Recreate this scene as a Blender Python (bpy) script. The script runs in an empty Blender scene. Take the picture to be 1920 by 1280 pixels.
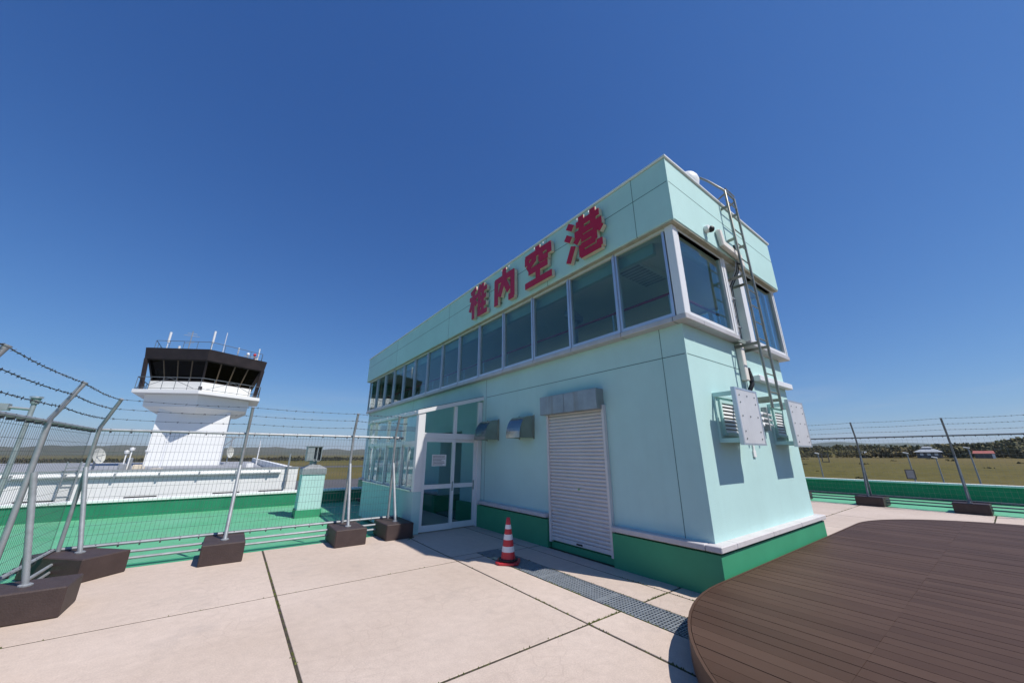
import bpy, bmesh, math, random
from mathutils import Vector, Matrix, noise

random.seed(7)
SC = bpy.context.scene
COL = SC.collection

# ------------------------------------------------------------------ camera
cam_d = bpy.data.cameras.new('camera')
cam_d.sensor_fit = 'HORIZONTAL'
cam_d.sensor_width = 36.0
cam_d.lens = 667.71 / 1920 * 36.0
cam_d.clip_start = 0.05
cam_d.clip_end = 60000
cam = bpy.data.objects.new('camera', cam_d)
COL.objects.link(cam)
CAM = Vector((-4.9143, -2.4462, 1.6))
cR = Vector((0.80247284, -0.59668694, 0.00142678))
cU = Vector((-0.18060719, -0.24061477, 0.95366953))
cF = Vector((0.56869885, 0.76555158, 0.30085276))
M = Matrix.Identity(4)
for i in range(3):
    M[i][0] = cR[i]; M[i][1] = cU[i]; M[i][2] = -cF[i]; M[i][3] = CAM[i]
cam.matrix_world = M
SC.camera = cam

# ------------------------------------------------------------------ light
SUN_DIR = Vector((0.295, -0.647, 1.0)).normalized()
SUN_EL = math.asin(SUN_DIR.z)
SUN_AZ = math.atan2(SUN_DIR.x, SUN_DIR.y)
wd = bpy.data.worlds.new('World')
SC.world = wd
wd.use_nodes = True
nt = wd.node_tree
sky = nt.nodes.new('ShaderNodeTexSky')
sky.sky_type = 'NISHITA'
sky.sun_disc = False
sky.sun_elevation = SUN_EL
sky.sun_rotation = SUN_AZ
sky.altitude = 0
sky.air_density = 1.0
sky.dust_density = 0.25
sky.ozone_density = 3.0
bg = nt.nodes['Background']
bg.inputs[1].default_value = 0.085
# film response of the clear polar sky: per-channel power on the sky's own radiance
SKY_K = 0.085
sep = nt.nodes.new('ShaderNodeSeparateColor'); com = nt.nodes.new('ShaderNodeCombineColor')
nt.links.new(sky.outputs[0], sep.inputs[0])
for ch, (k_, g_) in enumerate(((0.75, 1.17), (0.83, 0.95), (1.02, 0.72))):
    m1 = nt.nodes.new('ShaderNodeMath'); m1.operation = 'MULTIPLY'; m1.inputs[1].default_value = SKY_K
    m2 = nt.nodes.new('ShaderNodeMath'); m2.operation = 'POWER'; m2.inputs[1].default_value = g_
    m3 = nt.nodes.new('ShaderNodeMath'); m3.operation = 'MULTIPLY'; m3.inputs[1].default_value = k_ / SKY_K
    nt.links.new(sep.outputs[ch], m1.inputs[0]); nt.links.new(m1.outputs[0], m2.inputs[0]); nt.links.new(m2.outputs[0], m3.inputs[0]); nt.links.new(m3.outputs[0], com.inputs[ch])
# thin high cloud low over the horizon
tc = nt.nodes.new('ShaderNodeTexCoord'); sx = nt.nodes.new('ShaderNodeSeparateXYZ'); nt.links.new(tc.outputs['Generated'], sx.inputs[0])
mpw = nt.nodes.new('ShaderNodeMapping'); mpw.inputs['Scale'].default_value = (2.2, 2.2, 16.0); mpw.inputs['Location'].default_value = (2.35, 1.1, 0.0)
nt.links.new(tc.outputs['Generated'], mpw.inputs['Vector'])
cn = nt.nodes.new('ShaderNodeTexNoise'); cn.inputs['Scale'].default_value = 1.3; cn.inputs['Detail'].default_value = 7; cn.inputs['Roughness'].default_value = 0.6
nt.links.new(mpw.outputs[0], cn.inputs['Vector'])
c1 = nt.nodes.new('ShaderNodeMapRange'); c1.inputs['From Min'].default_value = 0.50; c1.inputs['From Max'].default_value = 0.74
nt.links.new(cn.outputs['Fac'], c1.inputs['Value'])
c2 = nt.nodes.new('ShaderNodeMapRange'); c2.inputs['From Min'].default_value = 0.02; c2.inputs['From Max'].default_value = 0.17; c2.inputs['To Min'].default_value = 0.5; c2.inputs['To Max'].default_value = 0.0
nt.links.new(sx.outputs['Z'], c2.inputs['Value'])
cmul = nt.nodes.new('ShaderNodeMath'); cmul.operation = 'MULTIPLY'; nt.links.new(c1.outputs[0], cmul.inputs[0]); nt.links.new(c2.outputs[0], cmul.inputs[1])
cmx = nt.nodes.new('ShaderNodeMix'); cmx.data_type = 'RGBA'; cmx.inputs['B'].default_value = (0.52 / SKY_K, 0.57 / SKY_K, 0.66 / SKY_K, 1)
nt.links.new(cmul.outputs[0], cmx.inputs['Factor']); nt.links.new(com.outputs[0], cmx.inputs['A'])
nt.links.new(cmx.outputs['Result'], bg.inputs[0])
sun_d = bpy.data.lights.new('sun', 'SUN')
sun_d.energy = 5.0
sun_d.angle = math.radians(0.53)
sun_d.color = (1.0, 0.95, 0.88)
sun = bpy.data.objects.new('sun', sun_d)
COL.objects.link(sun)
sun.rotation_euler = SUN_DIR.to_track_quat('Z', 'Y').to_euler()
sun.location = (0, 0, 50)
SC.view_settings.view_transform = 'Standard'
SC.view_settings.look = 'None'
SC.view_settings.exposure = 0.0
SC.view_settings.gamma = 1.0
SC.view_settings.use_curve_mapping = False
SC.cycles.max_bounces = 8
SC.cycles.transparent_max_bounces = 24
SC.cycles.caustics_reflective = False
SC.cycles.caustics_refractive = False

# ------------------------------------------------------------------ helpers
def tag(o, label=None, cat=None, group=None, kind=None):
    if label: o['label'] = label
    if cat: o['category'] = cat
    if group: o['group'] = group
    if kind: o['kind'] = kind
    return o

def thing(name, loc, label, cat, group=None):
    o = bpy.data.objects.new(name, None)
    o.empty_display_size = 0.2
    COL.objects.link(o)
    o.location = loc
    o.matrix_world = Matrix.Translation(Vector(loc))
    return tag(o, label, cat, group)

ORIG = {}
def attach(o, parent):
    if parent is not None:
        o.parent = parent
        # parents never carry rotation when this is used: keep the mesh in world coordinates
        p = parent; off = Vector((0, 0, 0))
        while p is not None:
            off += p.location if p.parent is None or True else Vector()
            if p.parent is not None:
                off += p.matrix_parent_inverse.translation
            p = p.parent
        o.matrix_parent_inverse = Matrix.Translation(-off)
    return o

def mesh_obj(name, me, mat=None, parent=None):
    o = bpy.data.objects.new(name, me)
    COL.objects.link(o)
    if mat is not None and not me.materials:
        me.materials.append(mat)
    return attach(o, parent)

class MB:
    def __init__(s):
        s.v = []; s.f = []
    def add(s, vs, fs):
        n = len(s.v)
        s.v += [tuple(v) for v in vs]
        s.f += [tuple(i + n for i in f) for f in fs]
        return s
    def box(s, x0, x1, y0, y1, z0, z1):
        if x0 > x1: x0, x1 = x1, x0
        if y0 > y1: y0, y1 = y1, y0
        if z0 > z1: z0, z1 = z1, z0
        return s.add([(x0,y0,z0),(x1,y0,z0),(x1,y1,z0),(x0,y1,z0),(x0,y0,z1),(x1,y0,z1),(x1,y1,z1),(x0,y1,z1)],
                     [(0,3,2,1),(4,5,6,7),(0,1,5,4),(1,2,6,5),(2,3,7,6),(3,0,4,7)])
    def prism(s, poly, z0, z1, scale_top=None):
        n = len(poly)
        top = poly if scale_top is None else scale_top
        vs = [(x, y, z0) for x, y in poly] + [(x, y, z1) for x, y in top]
        fs = [tuple(range(n - 1, -1, -1)), tuple(range(n, 2 * n))]
        fs += [(i, (i + 1) % n, n + (i + 1) % n, n + i) for i in range(n)]
        return s.add(vs, fs)
    def tube(s, p, q, r, n=8, r2=None, cap=True):
        p = Vector(p); q = Vector(q); r2 = r if r2 is None else r2
        d = (q - p)
        if d.length < 1e-6: return s
        d.normalize()
        a = d.orthogonal().normalized(); b = d.cross(a)
        vs = []
        for c, rr in ((p, r), (q, r2)):
            for i in range(n):
                t = 2 * math.pi * i / n
                vs.append(c + a * (rr * math.cos(t)) + b * (rr * math.sin(t)))
        fs = [(i, (i + 1) % n, n + (i + 1) % n, n + i) for i in range(n)]
        if cap:
            fs += [tuple(range(n - 1, -1, -1)), tuple(range(n, 2 * n))]
        return s.add(vs, fs)
    def path(s, pts, r, n=8):
        pts = [Vector(p) for p in pts]
        rings = []; prev = None
        for i, p in enumerate(pts):
            d = (pts[min(i + 1, len(pts) - 1)] - pts[max(i - 1, 0)]).normalized()
            a = d.orthogonal().normalized() if prev is None else (prev - d * prev.dot(d)).normalized()
            prev = a; b = d.cross(a)
            rings.append([p + a * (r * math.cos(2*math.pi*k/n)) + b * (r * math.sin(2*math.pi*k/n)) for k in range(n)])
        vs = [v for rg in rings for v in rg]; fs = []
        for i in range(len(pts) - 1):
            for k in range(n):
                fs.append((i*n+k, i*n+(k+1)%n, (i+1)*n+(k+1)%n, (i+1)*n+k))
        fs += [tuple(range(n - 1, -1, -1)), tuple(range((len(pts)-1)*n, len(pts)*n))]
        return s.add(vs, fs)
    def obox(s, c, ax, ay, az, hx, hy, hz):
        c = Vector(c); vs = []
        for k in (-1, 1):
            for sx, sy in ((-1,-1),(1,-1),(1,1),(-1,1)):
                vs.append(c + ax*(sx*hx) + ay*(sy*hy) + az*(k*hz))
        return s.add(vs, [(0,3,2,1),(4,5,6,7),(0,1,5,4),(1,2,6,5),(2,3,7,6),(3,0,4,7)])
    def lathe(s, prof, c=(0,0,0), n=24):
        vs = []; fs = []; m = len(prof)
        for r, z in prof:
            for k in range(n):
                t = 2*math.pi*k/n
                vs.append((c[0]+r*math.cos(t), c[1]+r*math.sin(t), c[2]+z))
        for i in range(m-1):
            for k in range(n):
                fs.append((i*n+k, i*n+(k+1)%n, (i+1)*n+(k+1)%n, (i+1)*n+k))
        if prof[0][0] > 1e-4: fs.append(tuple(range(n-1,-1,-1)))
        if prof[-1][0] > 1e-4: fs.append(tuple(range((m-1)*n, m*n)))
        return s.add(vs, fs)
    def mesh(s, name, bevel=0, smooth=False):
        me = bpy.data.meshes.new(name)
        me.from_pydata(s.v, [], s.f)
        bm = bmesh.new(); bm.from_mesh(me)
        if bevel:
            bmesh.ops.bevel(bm, geom=list(bm.edges), offset=bevel, segments=1, affect='EDGES', profile=0.5, clamp_overlap=True)
        bmesh.ops.recalc_face_normals(bm, faces=list(bm.faces))
        bm.to_mesh(me); bm.free()
        if smooth:
            me.polygons.foreach_set('use_smooth', [True]*len(me.polygons))
            try: me.set_sharp_from_angle(angle=math.radians(40))
            except Exception: pass
        me.update()
        return me
    def build(s, name, mat, parent=None, bevel=0, smooth=False):
        return mesh_obj(name, s.mesh(name, bevel, smooth), mat, parent)

def box(name, mat, parent, x0, x1, y0, y1, z0, z1, bevel=0):
    return MB().box(x0, x1, y0, y1, z0, z1).build(name, mat, parent, bevel)

# ------------------------------------------------------------------ materials
MATS = {}
def mat(name, col, rough=0.6, metal=0.0, var=0.08, nscale=1.5, bump=0.0, bscale=40.0, spec=0.5, col2=None, streak=0.0, streak_col=(0.25,0.25,0.2), detail=5, thr=None):
    """procedural paint: world-space noise between two close tones, optional dirt streaks and fine relief"""
    m = bpy.data.materials.new(name); m.use_nodes = True
    n = m.node_tree.nodes; l = m.node_tree.links
    b = n['Principled BSDF']
    b.inputs['Roughness'].default_value = rough
    b.inputs['Metallic'].default_value = metal
    b.inputs['Specular IOR Level'].default_value = spec
    g = n.new('ShaderNodeNewGeometry')
    nz = n.new('ShaderNodeTexNoise'); nz.inputs['Scale'].default_value = nscale; nz.inputs['Detail'].default_value = detail; nz.inputs['Roughness'].default_value = 0.62
    l.new(g.outputs['Position'], nz.inputs['Vector'])
    cr = n.new('ShaderNodeValToRGB')
    c2 = col2 if col2 is not None else tuple(max(0, c*(1+var)) for c in col)
    c1 = col if col2 is not None else tuple(max(0, c*(1-var)) for c in col)
    lo, hi = thr if thr else (0.32, 0.68)
    cr.color_ramp.elements[0].position = lo; cr.color_ramp.elements[1].position = hi
    cr.color_ramp.elements[0].color = (*c1, 1); cr.color_ramp.elements[1].color = (*c2, 1)
    l.new(nz.outputs['Fac'], cr.inputs['Fac'])
    out = cr.outputs['Color']
    if streak:
        mp = n.new('ShaderNodeMapping'); mp.inputs['Scale'].default_value = (5.0, 5.0, 0.35)
        l.new(g.outputs['Position'], mp.inputs['Vector'])
        n2 = n.new('ShaderNodeTexNoise'); n2.inputs['Scale'].default_value = 1.6; n2.inputs['Detail'].default_value = 6
        l.new(mp.outputs['Vector'], n2.inputs['Vector'])
        r2 = n.new('ShaderNodeMapRange'); r2.inputs['From Min'].default_value = 0.5; r2.inputs['From Max'].default_value = 0.78
        r2.inputs['To Min'].default_value = 0; r2.inputs['To Max'].default_value = streak
        l.new(n2.outputs['Fac'], r2.inputs['Value'])
        mx = n.new('ShaderNodeMix'); mx.data_type = 'RGBA'
        l.new(r2.outputs['Result'], mx.inputs['Factor']); l.new(out, mx.inputs['A']); mx.inputs['B'].default_value = (*streak_col, 1)
        out = mx.outputs['Result']
    l.new(out, b.inputs['Base Color'])
    if bump:
        nb = n.new('ShaderNodeTexNoise'); nb.inputs['Scale'].default_value = bscale; nb.inputs['Detail'].default_value = 3
        l.new(g.outputs['Position'], nb.inputs['Vector'])
        bp = n.new('ShaderNodeBump'); bp.inputs['Strength'].default_value = bump; bp.inputs['Distance'].default_value = 0.01
        l.new(nb.outputs['Fac'], bp.inputs['Height']); l.new(bp.outputs['Normal'], b.inputs['Normal'])
    MATS[name] = m
    return m

def glass(name, tint, ior=1.5, rough=0.0):
    m = bpy.data.materials.new(name); m.use_nodes = True
    n = m.node_tree.nodes; l = m.node_tree.links
    n.remove(n['Principled BSDF'])
    t = n.new('ShaderNodeBsdfTransparent'); t.inputs[0].default_value = (*tint, 1)
    g = n.new('ShaderNodeBsdfGlossy'); g.inputs['Roughness'].default_value = rough; g.inputs['Color'].default_value = (0.95, 0.97, 1, 1)
    f = n.new('ShaderNodeFresnel')
    ge = n.new('ShaderNodeNewGeometry'); mr = n.new('ShaderNodeMapRange')      # same reflectance from either side of the sheet
    mr.inputs['To Min'].default_value = ior; mr.inputs['To Max'].default_value = 1 / ior
    l.new(ge.outputs['Backfacing'], mr.inputs['Value']); l.new(mr.outputs['Result'], f.inputs['IOR'])
    mx = n.new('ShaderNodeMixShader')
    l.new(f.outputs[0], mx.inputs[0]); l.new(t.outputs[0], mx.inputs[1]); l.new(g.outputs[0], mx.inputs[2])
    l.new(mx.outputs[0], n['Material Output'].inputs[0])
    return m

mint = mat('mint_paint', (0.475, 0.69, 0.665), 0.62, var=0.045, nscale=0.9, bump=0.3, bscale=90, streak=0.07, streak_col=(0.31, 0.46, 0.42), spec=0.3)
mint_line = mat('joint_sealant', (0.10, 0.19, 0.19), 0.8, var=0.1)
mint_in = mat('interior_paint', (0.40, 0.52, 0.48), 0.8, var=0.03)
white_in = mat('interior_white', (0.58, 0.60, 0.57), 0.8, var=0.03)
floor_in = mat('interior_floor', (0.22, 0.26, 0.23), 0.5, var=0.1)
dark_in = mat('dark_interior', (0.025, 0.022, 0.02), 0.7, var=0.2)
alu = mat('aluminium', (0.62, 0.64, 0.68), 0.38, 0.75, var=0.05, nscale=3)
alu_white = mat('white_aluminium', (0.78, 0.78, 0.78), 0.4, 0.1, var=0.03, nscale=2)
ledge_m = mat('ledge_aluminium', (0.52, 0.50, 0.50), 0.5, 0.2, var=0.07, nscale=4, streak=0.35, streak_col=(0.40, 0.37, 0.34))
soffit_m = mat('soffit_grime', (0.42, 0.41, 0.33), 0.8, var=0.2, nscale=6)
capm = mat('plinth_cap', (0.56, 0.53, 0.53), 0.7, var=0.06, nscale=8, bump=0.2)
green = mat('green_paint', (0.048, 0.295, 0.155), 0.55, var=0.08, nscale=1.2, spec=0.35)
green_dk = mat('green_wall_paint', (0.024, 0.215, 0.115), 0.6, var=0.1, nscale=1.5, spec=0.3)
green_fl0 = mat('green_waterproofing_base', (0.095, 0.385, 0.20), 0.6, var=0.1, nscale=0.7, col2=(0.14, 0.44, 0.25), streak=0.45, streak_col=(0.13, 0.22, 0.10), spec=0.35)
white_p = mat('white_paint', (0.80, 0.80, 0.79), 0.55, var=0.03, nscale=1.0, streak=0.12, streak_col=(0.55, 0.54, 0.50))
tower_w = mat('tower_white', (0.82, 0.82, 0.80), 0.6, var=0.02, nscale=0.5, streak=0.05, streak_col=(0.62,0.61,0.58))
cab_m = mat('cab_bronze', (0.030, 0.022, 0.022), 0.5, 0.2, var=0.35, nscale=1.2)
bronze = mat('bronze_mullion', (0.16, 0.12, 0.08), 0.45, 0.4, var=0.1)
galv = mat('galvanised_steel', (0.33, 0.35, 0.37), 0.5, 0.35, var=0.16, nscale=9, detail=8)
galv_dk = mat('dark_steel', (0.13, 0.15, 0.17), 0.6, 0.3, var=0.2, nscale=9, detail=8)  # darker steel tone for the right fence and the tower rails
wire_m = mat('fence_wire', (0.20, 0.21, 0.22), 0.55, 0.5, var=0.1)
barb_m = mat('barbed_wire', (0.09, 0.09, 0.10), 0.6, 0.5, var=0.15)
block_m = mat('brown_painted_concrete', (0.060, 0.042, 0.040), 0.55, var=0.14, nscale=5, bump=0.3, bscale=60, spec=0.3)
steel = mat('stainless_steel', (0.36, 0.36, 0.32), 0.18, 0.95, var=0.15, nscale=3)
ladder_m = mat('ladder_steel', (0.30, 0.29, 0.24), 0.42, 0.7, var=0.15, nscale=8)
box_m = mat('shutter_box_steel', (0.34, 0.36, 0.37), 0.45, 0.6, var=0.12, nscale=4, streak=0.5, streak_col=(0.24, 0.20, 0.15))
shut_m = mat('shutter_paint', (0.66, 0.63, 0.62), 0.5, 0.1, var=0.04, nscale=2)
red = mat('sign_red', (0.50, 0.010, 0.038), 0.35, var=0.04)
cream = mat('sign_cream', (0.66, 0.57, 0.44), 0.6, var=0.1, nscale=5)
panel_m = mat('frp_panel', (0.60, 0.60, 0.62), 0.5, 0.2, var=0.06, nscale=3, streak=0.3, streak_col=(0.42, 0.42, 0.43))
pipe_w = mat('duct_cover', (0.78, 0.74, 0.68), 0.5, var=0.05)
black = mat('black_rubber', (0.012, 0.012, 0.014), 0.5, var=0.2)
cone_r = mat('cone_red', (0.50, 0.030, 0.040), 0.45, var=0.08, nscale=12)
cone_w = mat('cone_white', (0.72, 0.72, 0.74), 0.4, var=0.05)
dome_m = mat('white_dome', (0.82, 0.82, 0.80), 0.4, var=0.02)
grate_m = mat('grating_steel', (0.29, 0.32, 0.35), 0.5, 0.3, var=0.15, nscale=10)
joint_m = mat('joint_filler', (0.055, 0.044, 0.030), 0.9, var=0.4, nscale=9)
moss_m = mat('moss', (0.07, 0.085, 0.018), 0.9, var=0.4, nscale=20, col2=(0.14, 0.16, 0.035))
trench_m = mat('drain_trench', (0.012, 0.013, 0.014), 0.8, var=0.3)
roofgrey = mat('grey_roof', (0.30, 0.31, 0.33), 0.7, var=0.15, nscale=1.5)
asphalt = mat('asphalt', (0.085, 0.08, 0.082), 0.9, var=0.15, nscale=0.05)
redpaint = mat('lamp_red', (0.5, 0.02, 0.02), 0.4, var=0.05)
paper_m = mat('paper', (0.72, 0.72, 0.72), 0.8, var=0.03)
ink_m = mat('ink', (0.08, 0.08, 0.10), 0.8, var=0.05)
win_glass = glass('window_glass', (0.72, 0.82, 0.81), 1.5)
door_glass = glass('door_glass', (0.86, 0.93, 0.93), 1.45)
cab_glass = glass('cab_glass', (0.07, 0.055, 0.04), 1.22)
rail_red = mat('handrail_red', (0.35, 0.04, 0.08), 0.4, var=0.05)

def slab_material():
    m = bpy.data.materials.new('stamped_concrete'); m.use_nodes = True
    n = m.node_tree.nodes; l = m.node_tree.links; b = n['Principled BSDF']
    b.inputs['Roughness'].default_value = 0.78; b.inputs['Specular IOR Level'].default_value = 0.25
    g = n.new('ShaderNodeNewGeometry')
    big = n.new('ShaderNodeTexNoise'); big.inputs['Scale'].default_value = 0.55; big.inputs['Detail'].default_value = 6
    fine = n.new('ShaderNodeTexNoise'); fine.inputs['Scale'].default_value = 9; fine.inputs['Detail'].default_value = 8; fine.inputs['Roughness'].default_value = 0.7
    for t in (big, fine): l.new(g.outputs['Position'], t.inputs['Vector'])
    r1 = n.new('ShaderNodeValToRGB'); e = r1.color_ramp.elements
    e[0].position = 0.3; e[0].color = (0.52, 0.42, 0.35, 1); e[1].position = 0.7; e[1].color = (0.60, 0.495, 0.425, 1)
    l.new(big.outputs['Fac'], r1.inputs['Fac'])
    r2 = n.new('ShaderNodeMapRange'); r2.inputs['From Min'].default_value = 0.3; r2.inputs['From Max'].default_value = 0.75; r2.inputs['To Min'].default_value = 0.90; r2.inputs['To Max'].default_value = 1.06
    l.new(fine.outputs['Fac'], r2.inputs['Value'])
    mul = n.new('ShaderNodeMix'); mul.data_type = 'RGBA'; mul.blend_type = 'MULTIPLY'; mul.inputs['Factor'].default_value = 1
    l.new(r1.outputs['Color'], mul.inputs['A']); l.new(r2.outputs['Result'], mul.inputs['B'])
    # stamped crack web, warped
    wv = n.new('ShaderNodeTexNoise'); wv.inputs['Scale'].default_value = 2.2; l.new(g.outputs['Position'], wv.inputs['Vector'])
    ad = n.new('ShaderNodeVectorMath'); ad.operation = 'MULTIPLY_ADD'; ad.inputs[1].default_value = (0.25, 0.25, 0.0)
    l.new(wv.outputs['Color'], ad.inputs[0]); l.new(g.outputs['Position'], ad.inputs[2])
    vo = n.new('ShaderNodeTexVoronoi'); vo.feature = 'DISTANCE_TO_EDGE'; vo.inputs['Scale'].default_value = 5.5
    l.new(ad.outputs[0], vo.inputs['Vector'])
    cr = n.new('ShaderNodeMapRange'); cr.inputs['From Min'].default_value = 0.0; cr.inputs['From Max'].default_value = 0.045; cr.inputs['To Min'].default_value = 1; cr.inputs['To Max'].default_value = 0
    l.new(vo.outputs['Distance'], cr.inputs['Value'])
    msk = n.new('ShaderNodeTexNoise'); msk.inputs['Scale'].default_value = 0.9; msk.inputs['Detail'].default_value = 3; l.new(g.outputs['Position'], msk.inputs['Vector'])
    mr = n.new('ShaderNodeMapRange'); mr.inputs['From Min'].default_value = 0.42; mr.inputs['From Max'].default_value = 0.62; mr.inputs['To Min'].default_value = 0.02; mr.inputs['To Max'].default_value = 0.20
    l.new(msk.outputs['Fac'], mr.inputs['Value'])
    mm = n.new('ShaderNodeMath'); mm.operation = 'MULTIPLY'; l.new(cr.outputs['Result'], mm.inputs[0]); l.new(mr.outputs['Result'], mm.inputs[1])
    mx = n.new('ShaderNodeMix'); mx.data_type = 'RGBA'; mx.inputs['B'].default_value = (0.33, 0.255, 0.22, 1)
    l.new(mm.outputs[0], mx.inputs['Factor']); l.new(mul.outputs['Result'], mx.inputs['A'])
    # grey stains
    st = n.new('ShaderNodeTexNoise'); st.inputs['Scale'].default_value = 1.7; st.inputs['Detail'].default_value = 7; st.inputs['Roughness'].default_value = 0.7; l.new(g.outputs['Position'], st.inputs['Vector'])
    sr = n.new('ShaderNodeMapRange'); sr.inputs['From Min'].default_value = 0.56; sr.inputs['From Max'].default_value = 0.74; sr.inputs['To Min'].default_value = 0; sr.inputs['To Max'].default_value = 0.40
    l.new(st.outputs['Fac'], sr.inputs['Value'])
    m2 = n.new('ShaderNodeMix'); m2.data_type = 'RGBA'; m2.inputs['B'].default_value = (0.36, 0.31, 0.28, 1)
    l.new(sr.outputs['Result'], m2.inputs['Factor']); l.new(mx.outputs['Result'], m2.inputs['A'])
    oi = n.new('ShaderNodeObjectInfo'); tr = n.new('ShaderNodeMapRange'); tr.inputs['To Min'].default_value = 0.94; tr.inputs['To Max'].default_value = 1.05; l.new(oi.outputs['Random'], tr.inputs['Value'])
    ag = n.new('ShaderNodeTexNoise'); ag.inputs['Scale'].default_value = 85; ag.inputs['Detail'].default_value = 3; l.new(g.outputs['Position'], ag.inputs['Vector'])
    ar = n.new('ShaderNodeMapRange'); ar.inputs['From Min'].default_value = 0.3; ar.inputs['From Max'].default_value = 0.7; ar.inputs['To Min'].default_value = 0.90; ar.inputs['To Max'].default_value = 1.08; l.new(ag.outputs['Fac'], ar.inputs['Value'])
    tm = n.new('ShaderNodeMath'); tm.operation = 'MULTIPLY'; l.new(tr.outputs['Result'], tm.inputs[0]); l.new(ar.outputs['Result'], tm.inputs[1])
    m3 = n.new('ShaderNodeMix'); m3.data_type = 'RGBA'; m3.blend_type = 'MULTIPLY'; m3.inputs['Factor'].default_value = 1
    l.new(m2.outputs['Result'], m3.inputs['A']); l.new(tm.outputs[0], m3.inputs['B'])
    l.new(m3.outputs['Result'], b.inputs['Base Color'])
    bp = n.new('ShaderNodeBump'); bp.inputs['Strength'].default_value = 0.35; bp.inputs['Distance'].default_value = 0.006
    sub = n.new('ShaderNodeMath'); sub.operation = 'SUBTRACT'; l.new(fine.outputs['Fac'], sub.inputs[0]); l.new(mm.outputs[0], sub.inputs[1])
    l.new(sub.outputs[0], bp.inputs['Height']); l.new(bp.outputs['Normal'], b.inputs['Normal'])
    return m
slab_m = slab_material()

def plank_material():
    m = bpy.data.materials.new('composite_plank'); m.use_nodes = True
    n = m.node_tree.nodes; l = m.node_tree.links; b = n['Principled BSDF']
    b.inputs['Specular IOR Level'].default_value = 0.08
    oi = n.new('ShaderNodeObjectInfo')
    g = n.new('ShaderNodeNewGeometry')
    mp = n.new('ShaderNodeMapping'); mp.inputs['Scale'].default_value = (60, 2.0, 60); l.new(g.outputs['Position'], mp.inputs['Vector'])
    nz = n.new('ShaderNodeTexNoise'); nz.inputs['Scale'].default_value = 1.0; nz.inputs['Detail'].default_value = 6; l.new(mp.outputs['Vector'], nz.inputs['Vector'])
    n3 = n.new('ShaderNodeTexNoise'); n3.inputs['Scale'].default_value = 1.1; n3.inputs['Detail'].default_value = 5; l.new(g.outputs['Position'], n3.inputs['Vector'])
    r = n.new('ShaderNodeValToRGB'); e = r.color_ramp.elements
    e[0].color = (0.066, 0.039, 0.028, 1); e[1].color = (0.084, 0.051, 0.037, 1)
    l.new(oi.outputs['Random'], r.inputs['Fac'])
    a = n.new('ShaderNodeMath'); a.operation = 'MULTIPLY_ADD'; a.inputs[1].default_value = 0.28; a.inputs[2].default_value = 0.72
    l.new(nz.outputs['Fac'], a.inputs[0])
    a2 = n.new('ShaderNodeMath'); a2.operation = 'MULTIPLY_ADD'; a2.inputs[1].default_value = 0.5; l.new(n3.outputs['Fac'], a2.inputs[0]); l.new(a.outputs[0], a2.inputs[2])
    mx = n.new('ShaderNodeMix'); mx.data_type = 'RGBA'; mx.blend_type = 'MULTIPLY'; mx.inputs['Factor'].default_value = 1
    l.new(r.outputs['Color'], mx.inputs['A']); l.new(a2.outputs[0], mx.inputs['B'])
    l.new(mx.outputs['Result'], b.inputs['Base Color'])
    rr = n.new('ShaderNodeMapRange'); rr.inputs['To Min'].default_value = 0.42; rr.inputs['To Max'].default_value = 0.62; l.new(nz.outputs['Fac'], rr.inputs['Value'])
    l.new(rr.outputs['Result'], b.inputs['Roughness'])
    bp = n.new('ShaderNodeBump'); bp.inputs['Strength'].default_value = 0.15; bp.inputs['Distance'].default_value = 0.002
    l.new(nz.outputs['Fac'], bp.inputs['Height']); l.new(bp.outputs['Normal'], b.inputs['Normal'])
    return m
plank_m = plank_material()
def green_floor_material():
    m = green_fl0.copy(); m.name = 'green_waterproofing'
    n = m.node_tree.nodes; l = m.node_tree.links; b = n['Principled BSDF']
    src = b.inputs['Base Color'].links[0].from_socket
    g = n.new('ShaderNodeNewGeometry')
    def layer(src, scale, lo, hi, amt, col, det=8):
        t = n.new('ShaderNodeTexNoise'); t.inputs['Scale'].default_value = scale; t.inputs['Detail'].default_value = det; t.inputs['Roughness'].default_value = 0.68
        l.new(g.outputs['Position'], t.inputs['Vector'])
        r = n.new('ShaderNodeMapRange'); r.inputs['From Min'].default_value = lo; r.inputs['From Max'].default_value = hi; r.inputs['To Max'].default_value = amt
        l.new(t.outputs['Fac'], r.inputs['Value'])
        x = n.new('ShaderNodeMix'); x.data_type = 'RGBA'; x.inputs['B'].default_value = (*col, 1)
        l.new(r.outputs['Result'], x.inputs['Factor']); l.new(src, x.inputs['A']); return x.outputs['Result']
    o = layer(src, 0.9, 0.45, 0.70, 0.55, (0.17, 0.43, 0.29))
    o = layer(o, 2.3, 0.60, 0.72, 0.55, (0.15, 0.17, 0.085))
    o = layer(o, 0.5, 0.58, 0.66, 0.35, (0.10, 0.24, 0.14))
    l.new(o, b.inputs['Base Color'])
    return m
green_fl = green_floor_material()

# ------------------------------------------------------------------ far ground and hills
def smooth(a, b, x):
    t = max(0.0, min(1.0, (x - a) / (b - a))); return t * t * (3 - 2 * t)

def ground_z(x, y):
    """flat airfield, rising into a slope towards the wood on the +X side"""
    dx = x - CAM.x; dy = y - CAM.y
    r = math.hypot(dx, dy); az = math.degrees(math.atan2(dy, dx))
    w = smooth(60, 30, abs(az + 2))
    z = -9.0 + w * (9.1 * smooth(75, 265, r) + 4.5 * smooth(265, 400, r) + 7.0 * smooth(380, 900, r) + 5.0 * smooth(270, 420, r) * smooth(5, -12, az))
    if r > 60:
        z += w * 0.7 * noise.noise(Vector((x * 0.012, y * 0.012, 3.1)))
    return z

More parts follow.
